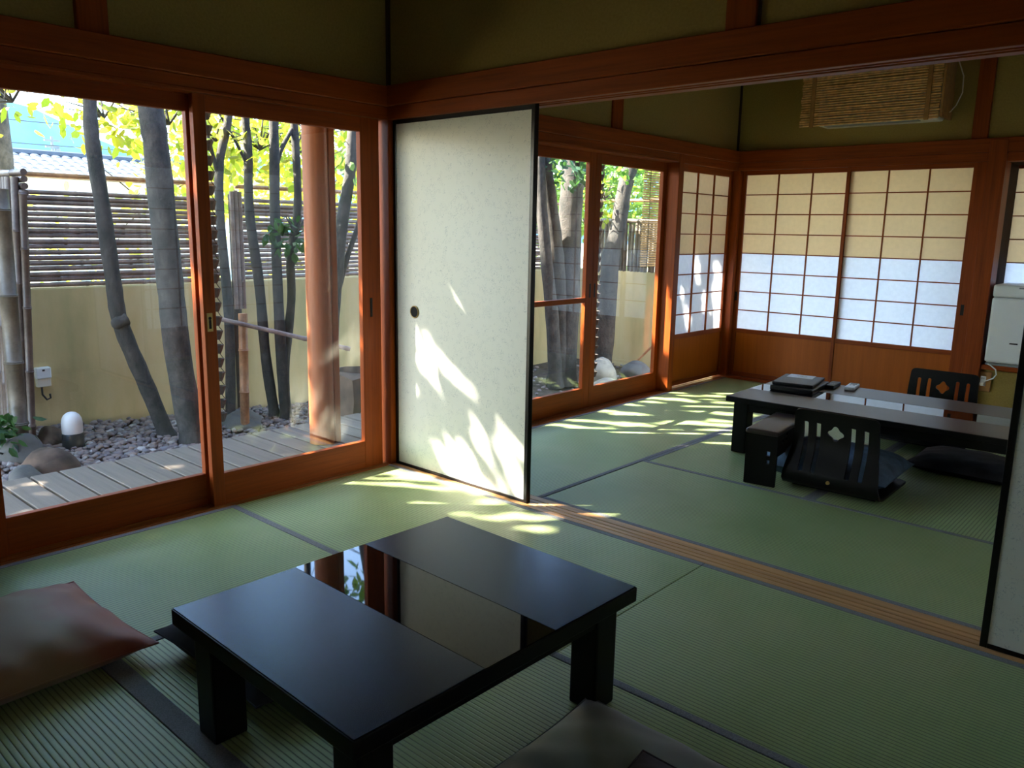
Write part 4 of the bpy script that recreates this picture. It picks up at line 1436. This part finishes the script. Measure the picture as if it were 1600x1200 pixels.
def garden_tree(label, trunks, clusters, seed, twig=True, knob=None):
    b = trunks[0][0][0]
    t = thing('garden_tree', label, 'tree', b)
    CROWNS.append((t, b[0], b[1], seed))
    for (pts, r0, r1) in trunks:
        top = Vector(pts[-1])
        part('trunk', stem(pts, r0, r1), 'bark', t, True)
    if knob:
        k = Vector(knob)
        part('knot', MB().tube([k + Vector((0, 0.045, 0.03)), k + Vector((0, 0.0, 0.01)), k + Vector((0.01, -0.035, -0.01)), k + Vector((0.01, -0.05, -0.015))], [0.05, 0.05, 0.034, 0.012], 10), 'bark', t, True)
    mb = MB()
    for i, (c, rad, n, mat, npart) in enumerate(clusters):
        twigs(c, 9, max(rad) * 0.8, mb, seed + i)
    if clusters:
        part('twigs', mb, 'bark', t, True)
    for i, (c, rad, n, mat, npart) in enumerate(clusters):
        r = np.random.RandomState(seed * 7 + i)
        q = r.normal(size=(n * 2, 3)); q /= np.linalg.norm(q, axis=1)[:, None]
        q *= (r.uniform(0.15, 1, n * 2) ** 0.5)[:, None]
        P = np.array(c) + q * np.array(rad)
        P = P[:n]
        # leave the panes of the house free
        P = P[P[:, 0] < -0.6]
        P = P[np.argsort(P[:, 2])]
        leaves_mesh('foliage', P, 0.085, mat, t, seed * 13 + i, npart)
    return t


garden_tree('slender garden tree with a knee in its trunk left of the thick tree',
            [([(-2.30, -0.15, -0.25), (-2.30, -0.26, 0.10), (-2.30, -0.41, 0.56), (-2.30, -0.44, 0.86), (-2.30, -0.47, 1.31), (-2.30, -0.50, 1.70), (-2.32, -0.49, 2.0), (-2.35, -0.42, 2.7)], 0.058, 0.040)],
            [((-2.75, -0.24, 1.94), (0.35, 0.42, 0.22), 110, 'leaf_yellow', 110), ((-2.9, -0.75, 2.0), (0.3, 0.35, 0.12), 26, 'leaf_yellow', 26)], 31, knob=(-2.28, -0.43, 0.58))
garden_tree('thick grey garden tree standing in the pebbles',
            [([(-2.0, -0.10, -0.25), (-2.0, -0.175, 0.35), (-2.0, -0.20, 0.86), (-2.0, -0.22, 1.31), (-2.0, -0.235, 1.70), (-2.02, -0.25, 2.0), (-2.1, -0.3, 3.0)], 0.088, 0.072)],
            [((-2.5, 0.10, 1.92), (0.4, 0.42, 0.26), 110, 'leaf_yellow', 110)], 32)
garden_tree('forked reddish garden tree hidden behind the rain chain',
            [([(-2.45, 0.42, -0.3), (-2.45, 0.45, 0.5), (-2.45, 0.42, 1.3), (-2.45, 0.44, 1.7), (-2.45, 0.53, 2.05), (-2.5, 0.62, 2.8)], 0.038, 0.026), ([(-2.45, 0.43, 1.55), (-2.43, 0.36, 1.8), (-2.4, 0.28, 2.1)], 0.016, 0.01)],
            [((-2.7, 0.55, 1.86), (0.35, 0.4, 0.28), 110, 'leaf_yellow', 110)], 33)
garden_tree('leftmost slim trunk of the three garden trees behind the spout',
            [([(-2.5, 0.84, -0.3), (-2.5, 0.78, 0.19), (-2.5, 0.75, 0.75), (-2.5, 0.69, 1.34), (-2.5, 0.70, 1.77), (-2.5, 0.69, 2.05), (-2.5, 0.66, 2.9)], 0.043, 0.028), ([(-2.5, 0.69, 1.68), (-2.5, 0.60, 1.85), (-2.5, 0.47, 2.05)], 0.014, 0.008)],
            [((-2.75, 0.95, 1.83), (0.3, 0.4, 0.28), 110, 'leaf_yellow', 110)], 34)
garden_tree('middle slim trunk of the three garden trees behind the spout',
            [([(-2.4, 0.88, -0.3), (-2.4, 0.86, 0.19), (-2.4, 0.85, 0.75), (-2.4, 0.85, 1.35), (-2.4, 0.87, 2.05), (-2.4, 0.88, 2.9)], 0.045, 0.034)],
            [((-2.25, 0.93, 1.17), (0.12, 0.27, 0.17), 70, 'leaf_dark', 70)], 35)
garden_tree('rightmost slim trunk of the three garden trees behind the spout',
            [([(-2.45, 0.92, -0.3), (-2.45, 0.92, 0.1), (-2.45, 1.0, 0.64), (-2.45, 1.01, 1.0), (-2.45, 1.09, 1.40), (-2.45, 1.08, 2.05), (-2.45, 1.05, 2.9)], 0.038, 0.028), ([(-2.43, 0.87, 1.45), (-2.44, 0.92, 1.75), (-2.45, 1.06, 1.98)], 0.022, 0.016)],
            [((-2.8, 1.3, 1.83), (0.3, 0.45, 0.28), 110, 'leaf_yellow', 110)], 36)
garden_tree('leaning garden tree seen right of the log pillar',
            [([(-2.2, 1.17, -0.35), (-2.2, 1.20, 0.28), (-2.2, 1.27, 0.85), (-2.2, 1.33, 1.26), (-2.2, 1.42, 1.66), (-2.2, 1.46, 2.0), (-2.2, 1.6, 2.9)], 0.055, 0.042), ([(-2.2, 1.21, 0.50), (-2.2, 1.34, 0.90), (-2.2, 1.47, 1.20), (-2.25, 1.6, 1.45)], 0.026, 0.016)],
            [((-2.3, 1.6, 1.75), (0.3, 0.4, 0.3), 60, 'leaf_green', 60)], 37)
garden_tree('big many-stemmed garden tree outside the far door with the crossbar',
            [([(-1.9, 3.80, -0.35), (-1.9, 3.80, 0.4), (-1.9, 3.72, 0.99), (-1.9, 3.61, 1.49), (-1.9, 3.5, 1.95), (-1.95, 3.4, 2.9)], 0.095, 0.06),
             ([(-1.92, 3.90, -0.35), (-1.9, 3.92, 0.46), (-1.9, 3.92, 0.98), (-1.9, 3.94, 1.5), (-1.9, 3.97, 2.0), (-2.0, 4.1, 2.9)], 0.15, 0.10),
             ([(-1.85, 3.72, -0.35), (-1.85, 3.62, 0.4), (-1.85, 3.50, 1.0), (-1.85, 3.40, 1.6), (-1.85, 3.33, 2.4)], 0.075, 0.045)],
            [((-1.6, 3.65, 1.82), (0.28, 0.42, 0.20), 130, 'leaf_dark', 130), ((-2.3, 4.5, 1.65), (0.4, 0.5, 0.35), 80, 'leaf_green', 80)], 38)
garden_tree('slanting garden tree outside the undivided far door',
            [([(-2.0, 4.73, -0.35), (-2.0, 4.78, 0.26), (-2.0, 4.83, 0.97), (-2.0, 4.94, 1.25), (-2.0, 5.03, 1.68), (-2.0, 5.16, 2.0), (-2.0, 5.4, 2.8)], 0.115, 0.07)],
            [((-1.8, 4.95, 1.95), (0.35, 0.5, 0.22), 120, 'leaf_green', 120), ((-2.3, 5.1, 1.6), (0.4, 0.5, 0.3), 90, 'leaf_yellow', 90)], 39)

# dark fern at the foot of the screen
o = thing('garden_shrub', 'dark leafy shrub at the foot of the bamboo screen', 'shrub', (-2.12, -1.17, -0.25))
mb = MB()
twigs((-2.12, -1.17, -0.2), 8, 0.22, mb, 3)
part('stems', mb, 'bark', o, True)
q = nrs.normal(size=(60, 3)) * np.array((0.08, 0.07, 0.06)) + np.array((-2.12, -1.20, 0.0))
leaves_mesh('foliage', q, 0.075, 'leaf_dark', o, 5, 60)

# trees beyond the fence: bushes that glow in the sun, and high crowns placed to shade the garden and rooms
BT = [(-4.6, -3.2), (-4.4, -1.3), (-4.7, 0.9), (-4.5, 2.7), (-4.8, 4.6), (-5.4, 6.8)]
NAMES = ['yellow green tree beyond the fence far to the left', 'yellow green tree beyond the fence behind the thick grey trunk', 'yellow green tree beyond the fence behind the rain chain',
         'yellow green tree beyond the fence behind the log pillar', 'green tree beyond the fence outside the far room', 'green tree beyond the end wall of the garden']
rs = np.random.RandomState(77)
NC = 80000
u = rs.uniform(-3.0, 8.4, NC); v = rs.uniform(-3.0, 1.47, NC)
x = rs.uniform(-3.9, -2.3, NC)
x = np.where((v < -0.15) & (u < 1.6), rs.uniform(-5.6, -3.9, NC), x)
tall = (u > 1.6) & (v < -1.1)                       # leaves added high and far off to shade garden and end wall
x = np.where(tall, rs.uniform(-9.0, -7.2, NC), x)
z = v - 1.1 * x
yv = u + 0.9 * x
ok = ((u < 4.2) & (v > -0.15)) | ((u < 1.6) & (v > -2.7)) | tall
ok &= (rs.uniform(size=NC) < 0.55) | (v > -1.5)
u, v, x, z, yv = u[ok], v[ok], x[ok], z[ok], yv[ok]
CP = np.stack([x, yv, z], 1)
vis_top = 1.237 + 0.142 * (3.19 - x) + 0.12        # the crowns begin above what the doors frame
CP = CP[(z > vis_top)]
# bright bush foliage
NB = 34000
x = rs.uniform(-6.5, -3.4, NB); yv = rs.uniform(-2.4, 9.5, NB); z = rs.uniform(0.1, 2.6, NB)
far = rs.uniform(size=NB) < 0.22                     # over the end wall
x = np.where(far, rs.uniform(-4.5, 0.2, NB), x); yv = np.where(far, rs.uniform(5.8, 8.5, NB), yv); z = np.where(far, rs.uniform(1.1, 3.0, NB), z)
BP = np.stack([x, yv, z], 1)
keep = rs.uniform(size=NB) < np.where(z > 1.3, 1.0, 0.45)
# thinner towards the open view of the hill (left end)
dens = np.clip((yv - (-0.72 * x - 2.75)) / 0.8, 0.02, 1.0)
dens = np.where(z < 1.30, 0.30, dens)
dens = np.where(far, 1.0, dens)

keep &= rs.uniform(size=NB) < dens
BP = BP[keep]
for i, (bx_, by_) in enumerate(BT):
    CROWNS.append((None, bx_, by_, 400 + i))
for i, (bx_, by_) in enumerate(BT):
    t = thing('broadleaf_tree', NAMES[i], 'tree', (bx_, by_, -0.32))
    part('trunk', stem([(bx_, by_, -0.4), (bx_ + .05, by_ + .1, 1.0), (bx_, by_ + .05, 2.2), (bx_ - .05, by_, 3.2)], 0.07, 0.04, 10), 'bark', t, True)
    mb = MB()
    twigs((bx_, by_, 2.2), 12, 1.0, mb, 90 + i); twigs((bx_, by_, 3.0), 12, 1.0, mb, 190 + i); twigs((bx_, by_, 1.4), 14, 0.9, mb, 290 + i)
    part('branches', mb, 'bark', t, True)
    CROWNS[9 + i] = (t, bx_, by_, 400 + i)
    db = np.array([(BP[:, 1] - b[1]) ** 2 for b in BT]).argmin(0)
    bp = BP[db == i]
    bp = bp[np.argsort(np.abs(bp[:, 2] - 1.85))]
    leaves_mesh('foliage', bp, 0.105, 'leaf_yellow' if i < 4 else 'leaf_green', t, 500 + i, 110 if 1 <= i <= 4 else 0)

dc = np.array([(CP[:, 0] - c[1]) ** 2 + (CP[:, 1] - c[2]) ** 2 for c in CROWNS]).argmin(0)
for i, (tx, ty, lb) in enumerate(((-8.1, -3.6, 'tall tree far beyond the fence, the nearer to the hill'), (-8.2, 0.6, 'tall tree far beyond the fence, the farther from the hill'))):  # trees added to carry the far leaves that block the sun
    t = thing('broadleaf_tree', lb, 'tree', (tx, ty, -0.32))
    part('trunk', stem([(tx, ty, -0.4), (tx + .1, ty + .1, 2.0), (tx, ty + .05, 4.5), (tx - .05, ty, 7.0)], 0.14, 0.06, 10), 'bark', t, True)
    mb = MB()
    twigs((tx, ty, 6.2), 24, 1.6, mb, 700 + i)
    part('branches', mb, 'bark', t, True)
    CROWNS.append((t, tx, ty, 600 + i))
dc = np.array([(CP[:, 0] - c[1]) ** 2 + (CP[:, 1] - c[2]) ** 2 for c in CROWNS]).argmin(0)
for i, (t, bx_, by_, sd) in enumerate(CROWNS):
    if (dc == i).any():
        leaves_mesh('shade_crown', CP[dc == i], 0.12, 'leaf_green', t, sd)  # leaves set across the sun's path, open only at the shaped gaps

# neighbour's house, hill, wires
t = thing('house', 'house with a grey tiled roof beyond the fence', 'house', (-21, 7, -0.3))
part('wall', MB().box(-24, -20.3, 4.4, 12, -0.4, 2.35), 'house_wall', t)
part('roof', MB().add([(-20.0, 4.0, 2.36), (-20.0, 12.4, 2.36), (-22.2, 12.4, 3.02), (-22.2, 4.4, 3.02), (-24.4, 4.0, 2.36), (-24.4, 12.4, 2.36)], [(0, 1, 2, 3), (3, 2, 5, 4), (0, 3, 4), (1, 5, 2)]), 'roof_tile', t)
src = None
for j in range(5):
    for i in range(30):
        x0 = -20.0 - j * 0.44
        z0 = 2.40 + j * 0.132
        yy = 4.25 + i * 0.27
        if src is None:
            mb = MB()
            vs = [((-0.46 * b), 0.135 * math.cos(math.pi * a / 5), 0.137 * b + 0.075 * math.sin(math.pi * a / 5) * (1.1 - 0.15 * b)) for b in (0, 1) for a in range(6)]
            fs = [(a, a + 1, a + 7, a + 6) for a in range(5)] + [(5, 4, 3, 2, 1, 0)]
            mb.add(vs, fs)
            src = part('roof_tile', mb, 'roof_tile', t, False, local=True)
            src.location = (x0 + 21, yy - 7, z0 + 0.3)
        else:
            c = src.copy(); c.parent = t; c.location = (x0 + 21, yy - 7, z0 + 0.3); COL.objects.link(c)
part('ridge', MB().tube([(-22.2, 4.3, 3.08), (-22.2, 12.4, 3.08)], 0.13, 8), 'roof_tile', t)

hx = []
n1, n2 = 40, 12
for i in range(n1 + 1):
    for j in range(n2 + 1):
        yy = -150 + 420 * i / n1
        s = j / n2
        top = 22.5 + 5 * math.sin(i * 0.5) + 2 * math.sin(i * 1.7 + 1)
        hx.append((-138 - 18 * s + 0.5 * math.sin(i * 2.3 + j * 1.7), yy, -3 + top * s + 0.5 * math.sin(i * 3.1 + j * 2.3)))
fs = [(i * (n2 + 1) + j, (i + 1) * (n2 + 1) + j, (i + 1) * (n2 + 1) + j + 1, i * (n2 + 1) + j + 1) for i in range(n1) for j in range(n2)]
struct('hill', MB().add(hx, fs), 'hill_haze_forest', 'hazy blue wooded hill in the distance', 'hill', True)
for k, (z0, z1) in enumerate(((5.25, 4.9), (4.45, 4.2))):
    pts = [(-28, -10 + i * 2.5, z0 + (z1 - z0) * i / 12 - 0.5 * math.sin(math.pi * i / 12)) for i in range(13)]
    o = part('overhead_wire', MB().tube(pts, 0.016, 5), 'wire', None, True)
    tag(o, ('upper' if k == 0 else 'lower') + ' overhead wire crossing before the blue hill', 'wire')
o = thing('utility_pole', 'distant utility pole standing before the blue hill', 'pole', (-40, 12.3, -0.4))
part('shaft', MB().tube([(-40, 12.3, -0.4), (-40, 12.3, 5.25)], [0.09, 0.06], 10), 'concrete', o, True)
part('crossarm', MB().box(-40.05, -39.95, 11.95, 12.65, 5.02, 5.10), 'concrete', o)
part('crossarm', MB().box(-40.05, -39.95, 12.0, 12.6, 4.72, 4.80), 'concrete', o)
part('transformer', MB().tube([(-40, 12.52, 4.3), (-40, 12.52, 4.7)], 0.13, 12), 'concrete', o, True)
